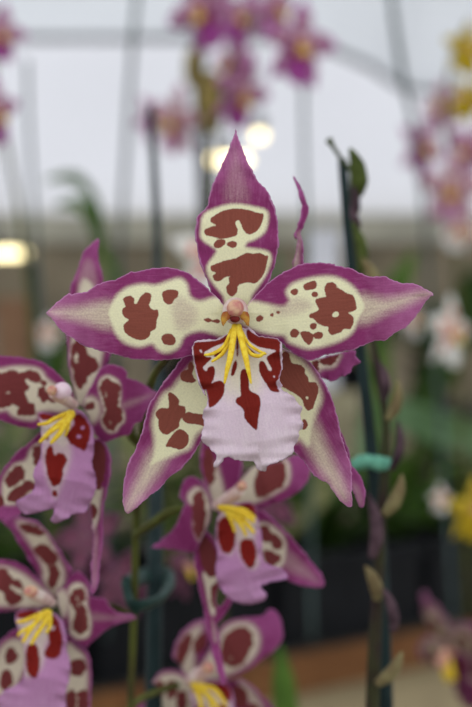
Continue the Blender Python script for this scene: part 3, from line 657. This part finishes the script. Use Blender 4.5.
for i in range(nl-1): fs.append((i, i+1, nl+i+1, nl+i))
me = bpy.data.meshes.new('ceiling'); me.from_pydata(vs, [], fs); me.materials.append(M['roofsheet'])
rf = struct(link(bpy.data.objects.new('ceiling', me)))
so = rf.modifiers.new('thickness', 'SOLIDIFY'); so.thickness = .006
bm = bmesh.new(); bm_tube(bm, [Vector(v) for v in vs[:nl]], .022, 8)
struct(mesh_obj('trim_2', bm, 'beamdark'))

# ------------------------------------------------------------------ lamps
def lamp(px, py, half, rad, d, label):
    c = W(px, py, d); e = empty('hanging_lamp', c)
    tag(e, label, 'lamp', 'glowing lamps at the back')
    bm = bmesh.new(); n = 12
    pts = [Vector((-half + 2*half*i/n, 0, 0)) for i in range(n+1)]
    rr = [rad*math.sqrt(max(.03, 1-abs(p.x/half)**6)) for p in pts]
    bm_tube(bm, pts, rr, 14)
    mesh_obj('bulb', bm, 'lamp', e)
    bm = bmesh.new(); bm_tube(bm, [Vector((0, 0, rad*.9)), Vector((0, 0, rad+.03))], [.012, .012], 12); mesh_obj('socket', bm, 'cord', e)
    top = 2.62+.2555*(BD-d)-c.z
    bm = bmesh.new(); bm_tube(bm, [Vector((0, 0, rad+.028)), Vector((0, 0, top))], [.0015, .0015], 6); mesh_obj('cord', bm, 'cord', e)
lamp(259.5, 135.5, .013, .010, 4.0, 'small round glowing lamp just right of the tallest sepal tip')
lamp(229, 160, .046, .012, 4.05, 'wide glowing lamp behind the tip of the tallest sepal')
lamp(-6, 253.5, .075, .010, 4.1, 'long glowing lamp at the left edge above a dark stake')

# ------------------------------------------------------------------ bench with trays
u = Vector((.64, .768, 0)); nn = Vector((-.768, .64, 0)); B0 = Vector((.057, 2.5, 0)); TOP = .895
def BP(s, t, z=TOP): return B0 + u*s + nn*t + Vector((0, 0, z))
def obox(bm, s0, s1, t0, t1, z0, z1):
    vs = [bm.verts.new(BP(s, t, z)) for s in (s0, s1) for t in (t0, t1) for z in (z0, z1)]
    for f in ((0, 1, 3, 2), (4, 6, 7, 5), (0, 4, 5, 1), (2, 3, 7, 6), (0, 2, 6, 4), (1, 5, 7, 3)): bm.faces.new([vs[i] for i in f])
def obj_box(name, mat, parent, *a):
    bm = bmesh.new(); obox(bm, *a); o3 = org(parent)
    for v in bm.verts: v.co -= o3
    return mesh_obj(name, bm, mat, parent, False)
be = empty('potting_bench', BP(0, .6, 0))
tag(be, 'long bench with a brown wooden edge carrying dark trays', 'bench')
obj_box('bench_top', 'benchtop', be, -2.2, 2.6, .02, 1.5, TOP-.03, TOP)
obj_box('edge_board', 'wood', be, -2.2, 2.6, -.005, .02, TOP-.042, TOP+.006)
obj_box('side_panel', 'panel', be, -2.2, 2.6, .05, .07, 0, TOP-.03)
def tray(s, t, label, L=.33, Wd=.24, H=.125):
    e = empty('plant_tray', BP(s, t)); tag(e, label, 'tray', 'dark plant trays on the bench')
    bm = bmesh.new(); w = .012
    obox(bm, s-L/2, s+L/2, t-Wd/2, t+Wd/2, TOP+.001, TOP+.012)
    for a in ((s-L/2, s+L/2, t-Wd/2, t-Wd/2+w), (s-L/2, s+L/2, t+Wd/2-w, t+Wd/2), (s-L/2, s-L/2+w, t-Wd/2+w, t+Wd/2-w), (s+L/2-w, s+L/2, t-Wd/2+w, t+Wd/2-w)):
        obox(bm, *a, TOP+.012, TOP+H)
    o3 = org(e)
    for v in bm.verts: v.co -= o3
    mesh_obj('tray_body', bm, 'black', e, False)
    bm = bmesh.new()
    for a in ((s-L/2-.008, s+L/2+.008, t-Wd/2-.008, t-Wd/2), (s-L/2-.008, s+L/2+.008, t+Wd/2, t+Wd/2+.008)):
        obox(bm, *a, TOP+H-.02, TOP+H)
    for v in bm.verts: v.co -= o3
    mesh_obj('rim', bm, 'black', e, False)
tray(-.46, .19, 'dark plant tray at the left under the lower left orchid')
tray(-.10, .19, 'dark plant tray behind the lowest orchid blooms')
tray(.26, .19, 'dark plant tray just left of the spent stalk')
tray(.62, .19, 'dark plant tray right of the spent stalk, above the brown bench edge')
tray(.98, .19, 'dark plant tray at the right edge below the yellow flower')

# ------------------------------------------------------------------ plants
def leaf_obj(name, parent, L, w, az, elev, bend, mat, z0=0.0):
    n = 12; p = Vector((0, 0, z0)); el = elev; vs = []; fs = []
    hd = Vector((math.cos(az), math.sin(az), 0)); sd = Vector((-math.sin(az), math.cos(az), 0))
    for i in range(n+1):
        t = i/n; ww = w*.5*(.45+.55*min(1, t*5))*max(.02, (1-t**3.2))
        d = hd*math.cos(el)+Vector((0, 0, 1))*math.sin(el); up = -hd*math.sin(el)+Vector((0, 0, 1))*math.cos(el)
        for k in (-1, -.5, 0, .5, 1): vs.append(tuple(p+sd*ww*k+up*abs(k)*ww*.45))
        p = p + d*(L/n); el -= bend/n
    for i in range(n):
        for k in range(4): fs.append((i*5+k, i*5+k+1, i*5+k+6, i*5+k+5))
    me = bpy.data.meshes.new(name); me.from_pydata(vs, [], fs); me.polygons.foreach_set('use_smooth', [True]*len(fs)); me.materials.append(M[mat])
    o = link(bpy.data.objects.new(name, me), parent)
    s = o.modifiers.new('thickness', 'SOLIDIFY'); s.thickness = .0012
    return o

def pot_obj(parent, r=.05, h=.10, mat='black'):
    bm = bmesh.new(); pr = [(.72*r, 0), (.98*r, h-.014), (1.08*r, h-.014), (1.1*r, h), (.98*r, h), (.93*r, h-.02), (0.02*r, h-.02)]
    rings = [[bm.verts.new((q*math.cos(a), q*math.sin(a), z)) for a in [2*math.pi*k/20 for k in range(20)]] for q, z in pr]
    for a, b in zip(rings, rings[1:]):
        for k in range(20): bm.faces.new((a[k], a[(k+1) % 20], b[(k+1) % 20], b[k]))
    bm.faces.new(rings[0][::-1]); bm.faces.new(rings[-1])
    return mesh_obj('pot', bm, mat, parent, False)

def plant_proto(mat, n, Lr, wr, elr, seed, z0=.08):
    r = random.Random(seed); e = empty('leafy_plant', (0, 0, 0)); pot_obj(e)
    for i in range(n):
        leaf_obj('leaf', e, r.uniform(*Lr), r.uniform(*wr), i*2.4+r.uniform(-.3, .3), r.uniform(*elr), r.uniform(.5, 1.6), mat, z0)
    return e
protos = [plant_proto('leafa', 9, (.22, .36), (.025, .04), (.7, 1.4), 1), plant_proto('leafc', 10, (.20, .34), (.03, .045), (.6, 1.35), 2),
          plant_proto('leafb', 8, (.24, .38), (.022, .034), (.8, 1.45), 3), plant_proto('leafd', 8, (.2, .34), (.022, .036), (.7, 1.4), 4)]
used = set()
plants = []
def plant(k, loc, rz, sc, label, group):
    o = protos[k] if k not in used else copy_tree(protos[k]); used.add(k)
    o.location = loc; o.rotation_euler = (0, 0, rz); o.scale = (sc, sc, sc); tag(o, label, 'plant', group); plants.append(o); return o
rp = random.Random(11)
kinds = ['mid green strap leaved', 'dark green broad leaved', 'grey green narrow leaved', 'pale olive strap leaved']
G1, G2 = 'potted plants on the near bench', 'potted plants on the far bench'
lst = [(-.56, .19, 1), (-.40, .19, 0), (-.20, .19, 1), (0.0, .19, 3), (.18, .19, 0), (.34, .19, 1), (.53, .19, 0), (.70, .19, 1), (.90, .19, 1), (1.06, .19, 2),
       (-.45, .5, 2), (-.15, .5, 1), (.12, .5, 3), (.42, .5, 3), (.74, .5, 0), (1.05, .52, 1), (-.3, .85, 1), (.05, .85, 0), (.5, .9, 2), (.85, .9, 3), (1.3, .8, 1)]
where = ['in the dark tray by the left edge', 'in the tray below the upper left orchid', 'in the tray behind the green flower stem', 'in the tray behind the half hidden orchid', 'in the tray left of the mint tie', 'in the tray right below the mint tie',
         'in the tray right of the spent stalk', 'in the tray under the large right petal', 'in the tray near the right edge', 'in the tray beyond the yellow flower', 'in the second row at the far left', 'in the second row behind the dark green stake', 'in the second row behind the white lip',
         'in the second row beside the spent stalk', 'in the second row below the right petal tip', 'in the second row at the right edge', 'in the third row at the left', 'in the third row behind the large bloom', 'in the third row behind the spent stalk', 'in the third row by the right petal tip', 'in the third row at the far right']
for (s, t, k), wtxt in zip(lst, where):
    in_tray = abs(t-.19) < .01
    plant(k, BP(s, t, TOP+(.0125 if in_tray else .001)), rp.uniform(0, 6.28), rp.uniform(.85, 1.15), kinds[k]+' plant '+wtxt, G1)
# far bench
fb = empty('far_bench', (0, 5.6, 0)); tag(fb, 'far grey bench in front of the back wall, full of plants', 'bench')
box_obj('bench_top', (-2, 5.2, 1.12), (2, 6.2, 1.15), 'benchtop', fb)
for lx in (-1.9, 1.9):
    for ly in (5.25, 6.1): box_obj('leg', (lx-.03, ly-.03, 0), (lx+.03, ly+.03, 1.12), 'beamdark', fb)
fl2 = [(-.62, 5.75, 3, 'on the far bench under the left lamp'), (-.40, 5.75, 3, 'on the far bench below the drooping leaves at the left'), (-.16, 5.6, 1, 'on the far bench left of the tallest sepal'), (.10, 5.5, 2, 'on the far bench behind the tallest sepal'),
       (.34, 5.6, 3, 'on the far bench behind the stake with the bud'), (.56, 5.5, 1, 'on the far bench above the right petal tip'), (.80, 5.6, 0, 'at the right of the far bench')]
for x, y, k, wtxt in fl2: plant(k, (x, y, 1.151), rp.uniform(0, 6.28), 1.3+rp.uniform(-.15, .15), kinds[k]+' plant '+wtxt, G2)
# white tub standing on the far bench
tb = empty('white_tub', (xx(328, 5.0), 5.32, 1.151)); tag(tb, 'white plastic tub on the far bench beside the spent stalk', 'tub')
def lathe(pr, seg=28):
    bm = bmesh.new(); rings = [[bm.verts.new((q*math.cos(a), q*math.sin(a), z)) for a in [2*math.pi*k/seg for k in range(seg)]] for q, z in pr]
    for a, b in zip(rings, rings[1:]):
        for k in range(seg): bm.faces.new((a[k], a[(k+1) % seg], b[(k+1) % seg], b[k]))
    bm.faces.new(rings[0][::-1]); bm.faces.new(rings[-1]); return bm
mesh_obj('tub_body', lathe([(.040, 0), (.049, .48), (.046, .49), (.042, .40), (.003, .39)]), 'white', tb, False)
mesh_obj('tub_rim', lathe([(.0495, .465), (.054, .465), (.054, .492), (.0495, .492)]), 'white', tb, False)

M['claycream'] = plain('planter_cream', lin(176, 168, 138), lin(160, 150, 122), 20, .8)
M['clay'] = plain('planter_tan', lin(150, 116, 90), lin(128, 98, 76), 20, .8)
def planter(loc, r, h, mat, label):
    e = empty('planter', loc); tag(e, label, 'planter')
    mesh_obj('planter_body', lathe([(.72*r, 0), (r, h-.04), (.94*r, h-.04), (.9*r, h-.05), (.003, h-.05)]), mat, e, False)
    mesh_obj('planter_rim', lathe([(1.005*r, h-.045), (1.1*r, h-.045), (1.1*r, h), (.96*r, h), (.96*r, h-.045)]), mat, e, False)
planter(BP(.683, .43, TOP+.001), .045, .34, 'claycream', 'tall cream planter behind the spent stalk, above the mint tie')
planter(BP(.93, .72, TOP+.001), .05, .36, 'claycream', 'tall cream planter under the large right petal')
planter((-.60, 5.28, 1.151), .06, .30, 'clay', 'tan planter at the left edge under the long lamp')
planter((-.40, 5.26, 1.151), .05, .22, 'claycream', 'small cream planter on the far bench right of the tan one')

# ------------------------------------------------------------------ blurred flowers further back
mm = lambda x, y, z: Vector((x*.001, z*.001, -y*.001))
M['bgmauve'] = petal_mat('tepal_mauve', lin(152, 62, 136), lin(178, 98, 166), lin(214, 180, 196), lin(122, 46, 66), lin(190, 130, 180), 1.5)
M['bgpale'] = petal_mat('tepal_pale_pink', lin(190, 136, 166), lin(206, 166, 188), lin(226, 208, 206), lin(150, 70, 84), lin(210, 170, 190), 1.5)
M['bgyellow'] = petal_mat('tepal_yellow', lin(184, 158, 26), lin(198, 174, 44), lin(208, 190, 80), lin(150, 110, 20), lin(196, 174, 60), 1.5)
M['bgwhite'] = petal_mat('tepal_white', lin(232, 230, 226), lin(236, 234, 230), lin(236, 232, 214), lin(196, 70, 60), lin(238, 236, 232), 1.5)
M['bgdusk'] = petal_mat('tepal_dusk', lin(96, 44, 72), lin(124, 68, 100), lin(166, 154, 128), lin(78, 30, 36), lin(170, 120, 150), 1.5)

M['bgpalemauve'] = petal_mat('tepal_pale_mauve', lin(170, 92, 148), lin(190, 126, 172), lin(206, 164, 186), lin(136, 60, 84), lin(200, 150, 184), 1.5)
M['bgduskmauve'] = petal_mat('tepal_dusk_mauve', lin(76, 38, 54), lin(96, 58, 74), lin(120, 84, 94), lin(112, 58, 84), lin(150, 104, 136), 1.5)
M['pod'] = plain('seed_pod', lin(150, 130, 76), lin(112, 102, 60), 60, .6)
M['stakepale'] = plain('stake_pale', lin(78, 94, 92), lin(66, 80, 78), 60, .6)
def bg_proto(mat, lipmat, lipspot=True):
    e = empty('blurred_orchid', (0, 0, 0))
    def pet(name, ang, L, wd, z, spots=True, m=mat):
        c, s = math.cos(ang), math.sin(ang)
        R = lambda p: [(a*c-b*s, a*s+b*c) for a, b in p]
        ol = R([(0, -3), (L*.18, -wd*.32), (L*.42, -wd*.5), (L*.65, -wd*.42), (L*.85, -wd*.2), (L, 0), (L*.85, wd*.2), (L*.65, wd*.42), (L*.42, wd*.5), (L*.18, wd*.32), (0, 3)])
        spt = [R([(L*.35, -wd*.2), (L*.5, -wd*.26), (L*.6, 0), (L*.5, wd*.2), (L*.38, wd*.16), (L*.42, 0)]), R([(L*.14, -3), (L*.26, -3), (L*.26, 4), (L*.14, 4)])] if spots else []
        return tepal(name, e, ol, (0, 0), R([(L, 0)])[0], 0, ((0, 0), (.5, -3), (1, 3)), 3, spots=spt, cream=[(R([(0, -6), (L*.3, -wd*.36), (L*.62, -wd*.3), (L*.7, 0), (L*.62, wd*.3), (L*.3, wd*.36), (0, 6)]), .8, 8)], mat=m, h=3.2, ripple=1, mapper=lambda x, y, q: mm(x, y, q+z), thick=.0008)
    pet('dorsal_sepal', -math.pi/2, 42, 22, 1)
    pet('petal', math.pi+.12, 42, 24, 0); pet('petal', -.12, 42, 24, 0)
    pet('lateral_sepal', math.pi/2+.55, 46, 20, 2); pet('lateral_sepal', math.pi/2-.55, 46, 20, 2)
    lp = tepal('lip', e, [(0, 2), (-11, 4), (-14, 12), (-9, 20), (-15, 28), (-12, 37), (-3, 41), (5, 42), (13, 36), (15, 28), (9, 20), (14, 12), (11, 4)], (0, 2), (0, 42), 0, ((0, -3), (.5, -8), (1, -7)), 3, spots=[[(-11, 6), (-4, 6), (-5, 16), (-11, 14)], [(4, 6), (11, 6), (11, 14), (5, 16)]] if lipspot else [],
               mat=lipmat, h=3, ripple=1.4, mapper=mm, thick=.0008)
    bm = bmesh.new()
    for x in (-4, -1.5, 1.5, 4): bm_tube(bm, [mm(x*.4, 3, -6), mm(x, 9, -11), mm(x*1.3, 16, -13)], [.0016, .0018, .0008], 8)
    mesh_obj('crest', bm, 'yellow', lp)
    bm = bmesh.new(); bm_tube(bm, [mm(0, 3, 2), mm(0, 0, -6), mm(0, 2, -11)], [.003, .0042, .0035], 12); bm_ell(bm, mm(0, 3, -12), (.004, .0035, .004), None, 12)
    mesh_obj('column', bm, 'cap', e)
    return e
bgp = {'mauve': bg_proto('bgmauve', 'bgmauve'), 'pale': bg_proto('bgpale', 'bgpale'), 'yellow': bg_proto('bgyellow', 'bgyellow', False), 'white': bg_proto('bgwhite', 'bgwhite'), 'dusk': bg_proto('bgdusk', 'bgdusk'), 'palemauve': bg_proto('bgpalemauve', 'bgpalemauve'), 'duskmauve': bg_proto('bgduskmauve', 'bgduskmauve', False)}
bused = set()
def bgf(k, px, py, d, sc, yaw, pitch, roll, label, group):
    o = bgp[k] if k not in bused else copy_tree(bgp[k]); bused.add(k)
    o.location = W(px, py, d); o.rotation_euler = (math.radians(pitch), math.radians(roll), math.radians(yaw)); o.scale = (sc,)*3
    tag(o, label, 'flower', group); return o
GA, GB, GC, GD = 'blurred mauve orchids at the top', 'blurred pink orchids at the right', 'blurred yellow orchids', 'blurred white orchids'
bgf('mauve', 300, 42, 1.75, .98, 25, 0, 8, 'blurred mauve orchid with a yellow throat, right one of the top cluster', GA)
bgf('mauve', 200, 8, 1.8, 1.0, -35, 10, -25, 'blurred magenta orchid cut by the top edge, left one of the top cluster', GA)
bgf('mauve', 243, 92, 1.95, .9, 40, 20, 10, 'blurred mauve orchid hanging lowest in the top cluster', GA)
bgf('mauve', 242, 16, 2.0, .85, 15, -10, 30, 'blurred magenta orchid cut by the top edge, middle one of the top cluster', GA)
bgf('palemauve', 232, 62, 2.1, .85, -50, 0, 0, 'blurred mauve orchid seen half sideways in the middle of the top cluster', GA)
bgf('palemauve', 275, 8, 1.9, .8, 50, 0, -15, 'blurred pink orchid cut by the top edge above the one with a yellow throat', GA)
bgf('pale', 176, 118, 2.2, 1.0, -40, 10, 15, 'blurred dusty pink orchid left of the two round lamps', GA)
bgf('palemauve', 152, 118, 2.3, .8, 60, 0, 40, 'blurred pink orchid with long thin sepals left of the dusty pink one', GA)
bgf('mauve', 2, 32, 1.6, .6, 30, 0, 10, 'blurred mauve orchid at the top left edge, upper of two', GA)
bgf('mauve', -4, 110, 1.6, .7, 50, 10, -10, 'blurred mauve orchid at the left edge, lower of two', GA)
bgf('pale', 452, 186, 2.2, 1.05, -10, 5, 5, 'blurred pale pink orchid with an orange throat above the white flower', GB)
bgf('palemauve', 424, 145, 2.4, 1.0, 40, 0, 20, 'blurred pink orchid in the middle of the right cluster, beside the leaning stake', GB)
bgf('pale', 442, 104, 2.4, .85, -40, -10, -15, 'blurred pink orchid below the yellow flowers, topmost of the right cluster', GB)
bgf('palemauve', 470, 148, 2.3, .9, -30, 0, 35, 'blurred pink orchid in the right cluster cut by the right edge', GB)
bgf('yellow', 468, 48, 1.9, .66, 20, 0, 10, 'blurred yellow orchid at the top right edge', GC)
bgf('yellow', 472, 98, 2.0, .6, -20, 0, 40, 'blurred yellow orchid at the right edge just below another yellow one', GC)
bgf('yellow', 474, 508, 1.5, .62, 30, 10, 0, 'blurred yellow orchid at the right edge above the dark tray', GC)
bgf('white', 462, 228, 2.3, .72, 0, 10, 30, 'blurred cream white orchid under the pink cluster at the right edge', GD)
bgf('white', 451, 330, 1.7, .8, 50, 0, 8, 'blurred white orchid with a red mark right of the large petal tip', GD)
bgf('white', 212, 256, 1.6, .95, 30, 0, 10, 'blurred white orchid with a red mark behind the tallest sepal', GD)
bgf('white', 441, 498, 1.6, .3, 40, 0, 0, 'small blurred white orchid beside the yellow one above the trays', GD)
bgf('white', 48, 332, 2.2, .5, 30, 0, 10, 'small blurred white orchid under the tip of the large left petal', GD)
bgf('white', 412, 318, 2.3, .62, 60, 0, -20, 'blurred greyish white orchid just behind the large right petal tip', GD)
GE = 'blurred dark orchids low down'
bgf('dusk', 452, 650, 1.05, .85, -62, 25, -20, 'blurred maroon and cream orchid at the lower right corner', GE)
bgf('duskmauve', 88, 535, .86, .5, 150, 10, 20, 'blurred dusky mauve orchid between the two left blooms, seen from behind', GE)
bgf('duskmauve', 118, 583, .92, .42, 200, 0, 60, 'blurred dusky pink orchid right of the lower left bloom, seen from behind', GE)
bgf('duskmauve', 183, 566, .95, .40, 70, 0, 10, 'blurred lilac orchid hanging beside the dark green stake', GE)
bgf('duskmauve', 266, 500, .86, .45, 150, 0, -40, 'blurred pink orchid just right of the half hidden bloom', GE)

# ------------------------------------------------------------------ stakes, stalks and loose leaves further back
def stake(pts, d, wpx, mat, label):
    ds = d if isinstance(d, (list, tuple)) else [d]*len(pts)
    tag(tube_obj('plant_stake', [W(x, y, q) for (x, y), q in zip(pts, ds)], [w*q/F/2 for w, q in zip(wpx, ds)], mat, None, 10), label, 'stake', 'blurred stakes in the background')
stake([(27, 60), (29, 130), (36, 240), (44, 380), (56, 640)], 2.2, [4.5]*5, 'stakepale', 'blurred pale grey stake near the left edge')
stake([(31, 262), (34, 330), (38, 420), (42, 640)], 1.9, [9]*4, 'stake', 'blurred dark teal stake under the lamp at the left edge')
stake([(139, -30), (131, 70), (121, 235), (114, 380), (106, 640)], 2.3, [5.5]*5, 'stakegrey', 'blurred dark grey stake left of the dusty pink orchid')
stake([(197, -30), (199, 80), (204, 200), (208, 420), (212, 640)], 2.3, [13, 14, 12, 10, 10], 'stakedark', 'blurred broad dark stake behind the top cluster')
stake([(303, 50), (304, 140), (307, 240), (309, 400), (312, 640)], 2.1, [4.5]*5, 'stakepale', 'blurred grey green stake right of the tallest sepal')
stake([(388, -30), (400, 60), (416, 140), (424, 220), (440, 420), (456, 640)], 2.1, [6, 7, 5, 4.5, 4.5, 4.5], 'stakegrey', 'blurred leaning grey stake at the upper right')
def stalk(pts, d, wpx, label):
    tag(tube_obj('flower_stalk', [W(x, y, d) for x, y in pts], [w*d/F/2 for w in wpx], 'stem', None, 8), label, 'flower stalk', 'blurred flower stalks in the background')
stalk([(222, 640), (215, 420), (212, 240), (218, 120), (236, 50), (262, 8), (290, -10)], 2.0, [7, 6, 6, 5, 4, 4, 3], 'blurred flower stalk carrying the top cluster, beside the broad dark stake')
stalk([(470, 620), (462, 420), (458, 280), (456, 190), (446, 120), (452, 60), (470, 20)], 2.35, [6, 6, 5, 5, 5, 4, 3], 'blurred flower stalk carrying the pink cluster at the right')
stalk([(60, 640), (30, 300), (10, 160), (-8, 60), (-12, -20)], 1.7, [6, 6, 5, 4, 3], 'blurred flower stalk leaning to the two mauve orchids at the left edge')
tag(ell_obj('seed_pod', W(192, 68, 2.15), (.009, .009, .022), 'pod'), 'blurred ochre seed pod left of the broad dark stake', 'seed pod', 'blurred pods in the top cluster')
tag(ell_obj('seed_pod', W(211, 102, 2.15), (.016, .012, .036), 'pod'), 'blurred olive seed pod right of the broad dark stake', 'seed pod', 'blurred pods in the top cluster')
def strap(name, pts, wpx, mat, label, k):
    """a leaf of one of the potted plants, given as points on the plant's own distance"""
    bpy.context.view_layer.update()
    pl = plants[k]; d = pl.location.y; p0 = pl.location + Vector((0, 0, .085*pl.scale.z))
    p = spline3([p0] + [W(x, y, d + .03*i) for i, (x, y) in enumerate(pts)], 6); n = len(p)
    wd = interp_r([w*d/F/2 for w in [8]+wpx], n); vs = []; fs = []
    for i in range(n):
        t = (p[min(i+1, n-1)]-p[max(i-1, 0)]).normalized(); s = t.cross(Vector((0, 1, 0))).normalized(); up = s.cross(t)
        for q in (-1, -.5, 0, .5, 1): vs.append(tuple(p[i]+s*wd[i]*q-up*abs(q)*wd[i]*.35))
    for i in range(n-1):
        for q in range(4): fs.append((i*5+q, i*5+q+1, i*5+q+6, i*5+q+5))
    me = bpy.data.meshes.new(name); me.from_pydata(vs, [], fs); me.polygons.foreach_set('use_smooth', [True]*len(fs)); me.materials.append(M[mat])
    o = link(bpy.data.objects.new(name, me), pl); o.matrix_parent_inverse = pl.matrix_basis.inverted()
    sm = o.modifiers.new('thickness', 'SOLIDIFY'); sm.thickness = .001
    o['label'] = label; return o
strap('leaf', [(366, 470), (372, 412), (400, 414), (440, 428), (490, 442), (540, 452)], [14, 22, 32, 36, 34, 8], 'leafb', 'broad grey green leaf arching to the right edge', 6)
strap('leaf', [(420, 430), (440, 370), (470, 300), (500, 250)], [26, 36, 40, 10], 'leafc', 'dark green leaf rising to the right edge', 8)
strap('leaf', [(380, 350), (390, 300), (403, 275), (414, 252)], [20, 24, 20, 3], 'leafa', 'green leaf tip above the right petal', 6)
strap('leaf', [(318, 500), (318, 470), (319, 440), (321, 395)], [15, 17, 17, 6], 'leafd', 'upright yellowish leaf', 4)
strap('leaf', [(104, 320), (100, 250), (92, 218), (78, 204), (56, 206)], [10, 10, 15, 14, 3], 'leafa', 'drooping leaf, lower of two', 1)
strap('leaf', [(112, 330), (104, 250), (94, 200), (74, 178), (46, 180)], [10, 8, 9, 13, 3], 'leafa', 'drooping leaf, upper of two', 1)
strap('leaf', [(46, 420), (52, 380), (60, 345), (64, 318)], [18, 28, 22, 3], 'leafc', 'dark green leaf standing up', 1)
strap('leaf', [(285, 720), (282, 690), (280, 668), (279, 640)], [14, 16, 14, 3], 'leafa', 'green leaf tip', 3) if False else None
tag(tube_obj('leaf_shoot', [W(292, 780, 1.0), W(287, 720, 1.0), (W(283, 680, 1.0)), W(280, 645, 1.0)], [.006, .0065, .006, .001], 'leafa', None, 10, 6, .35), 'blurred green leaf shoot rising by the bottom orchid', 'leaf shoot')

# ================================================================== LIGHT AND CAMERA
w = bpy.data.worlds.new('overcast_sky'); scene.world = w; nt, N, L = nodes(w)
tc = N.new('ShaderNodeTexCoord'); sx = N.new('ShaderNodeSeparateXYZ'); L.new(tc.outputs['Generated'], sx.inputs[0])
f = maprange(N, L, sx.outputs[2], -.05, .5)
c = mixc(N, L, f, (.50, .52, .55, 1), (.99, 1.0, 1.03, 1))
b = N.new('ShaderNodeBackground'); L.new(c, b.inputs[0]); b.inputs[1].default_value = 1.0
o = N.new('ShaderNodeOutputWorld'); L.new(b.outputs[0], o.inputs[0])

cam = bpy.data.cameras.new('camera'); co = link(bpy.data.objects.new('camera', cam))
co.location = (0, 0, CAMZ); co.rotation_euler = (math.pi/2, 0, 0)
cam.sensor_fit = 'HORIZONTAL'; cam.sensor_width = 22.2; cam.lens = F/472*22.2
cam.clip_start = .02; cam.clip_end = 100
cam.dof.use_dof = True; cam.dof.focus_distance = .4505; cam.dof.aperture_fstop = cam.lens/6.4
scene.camera = co
vs_ = scene.view_settings; scene.display_settings.display_device = 'sRGB'
vs_.view_transform = 'Standard'; vs_.look = 'None'; vs_.gamma = 1; vs_.use_curve_mapping = False
vs_.exposure = 0.8
scene.cycles.max_bounces = 8; scene.cycles.diffuse_bounces = 5
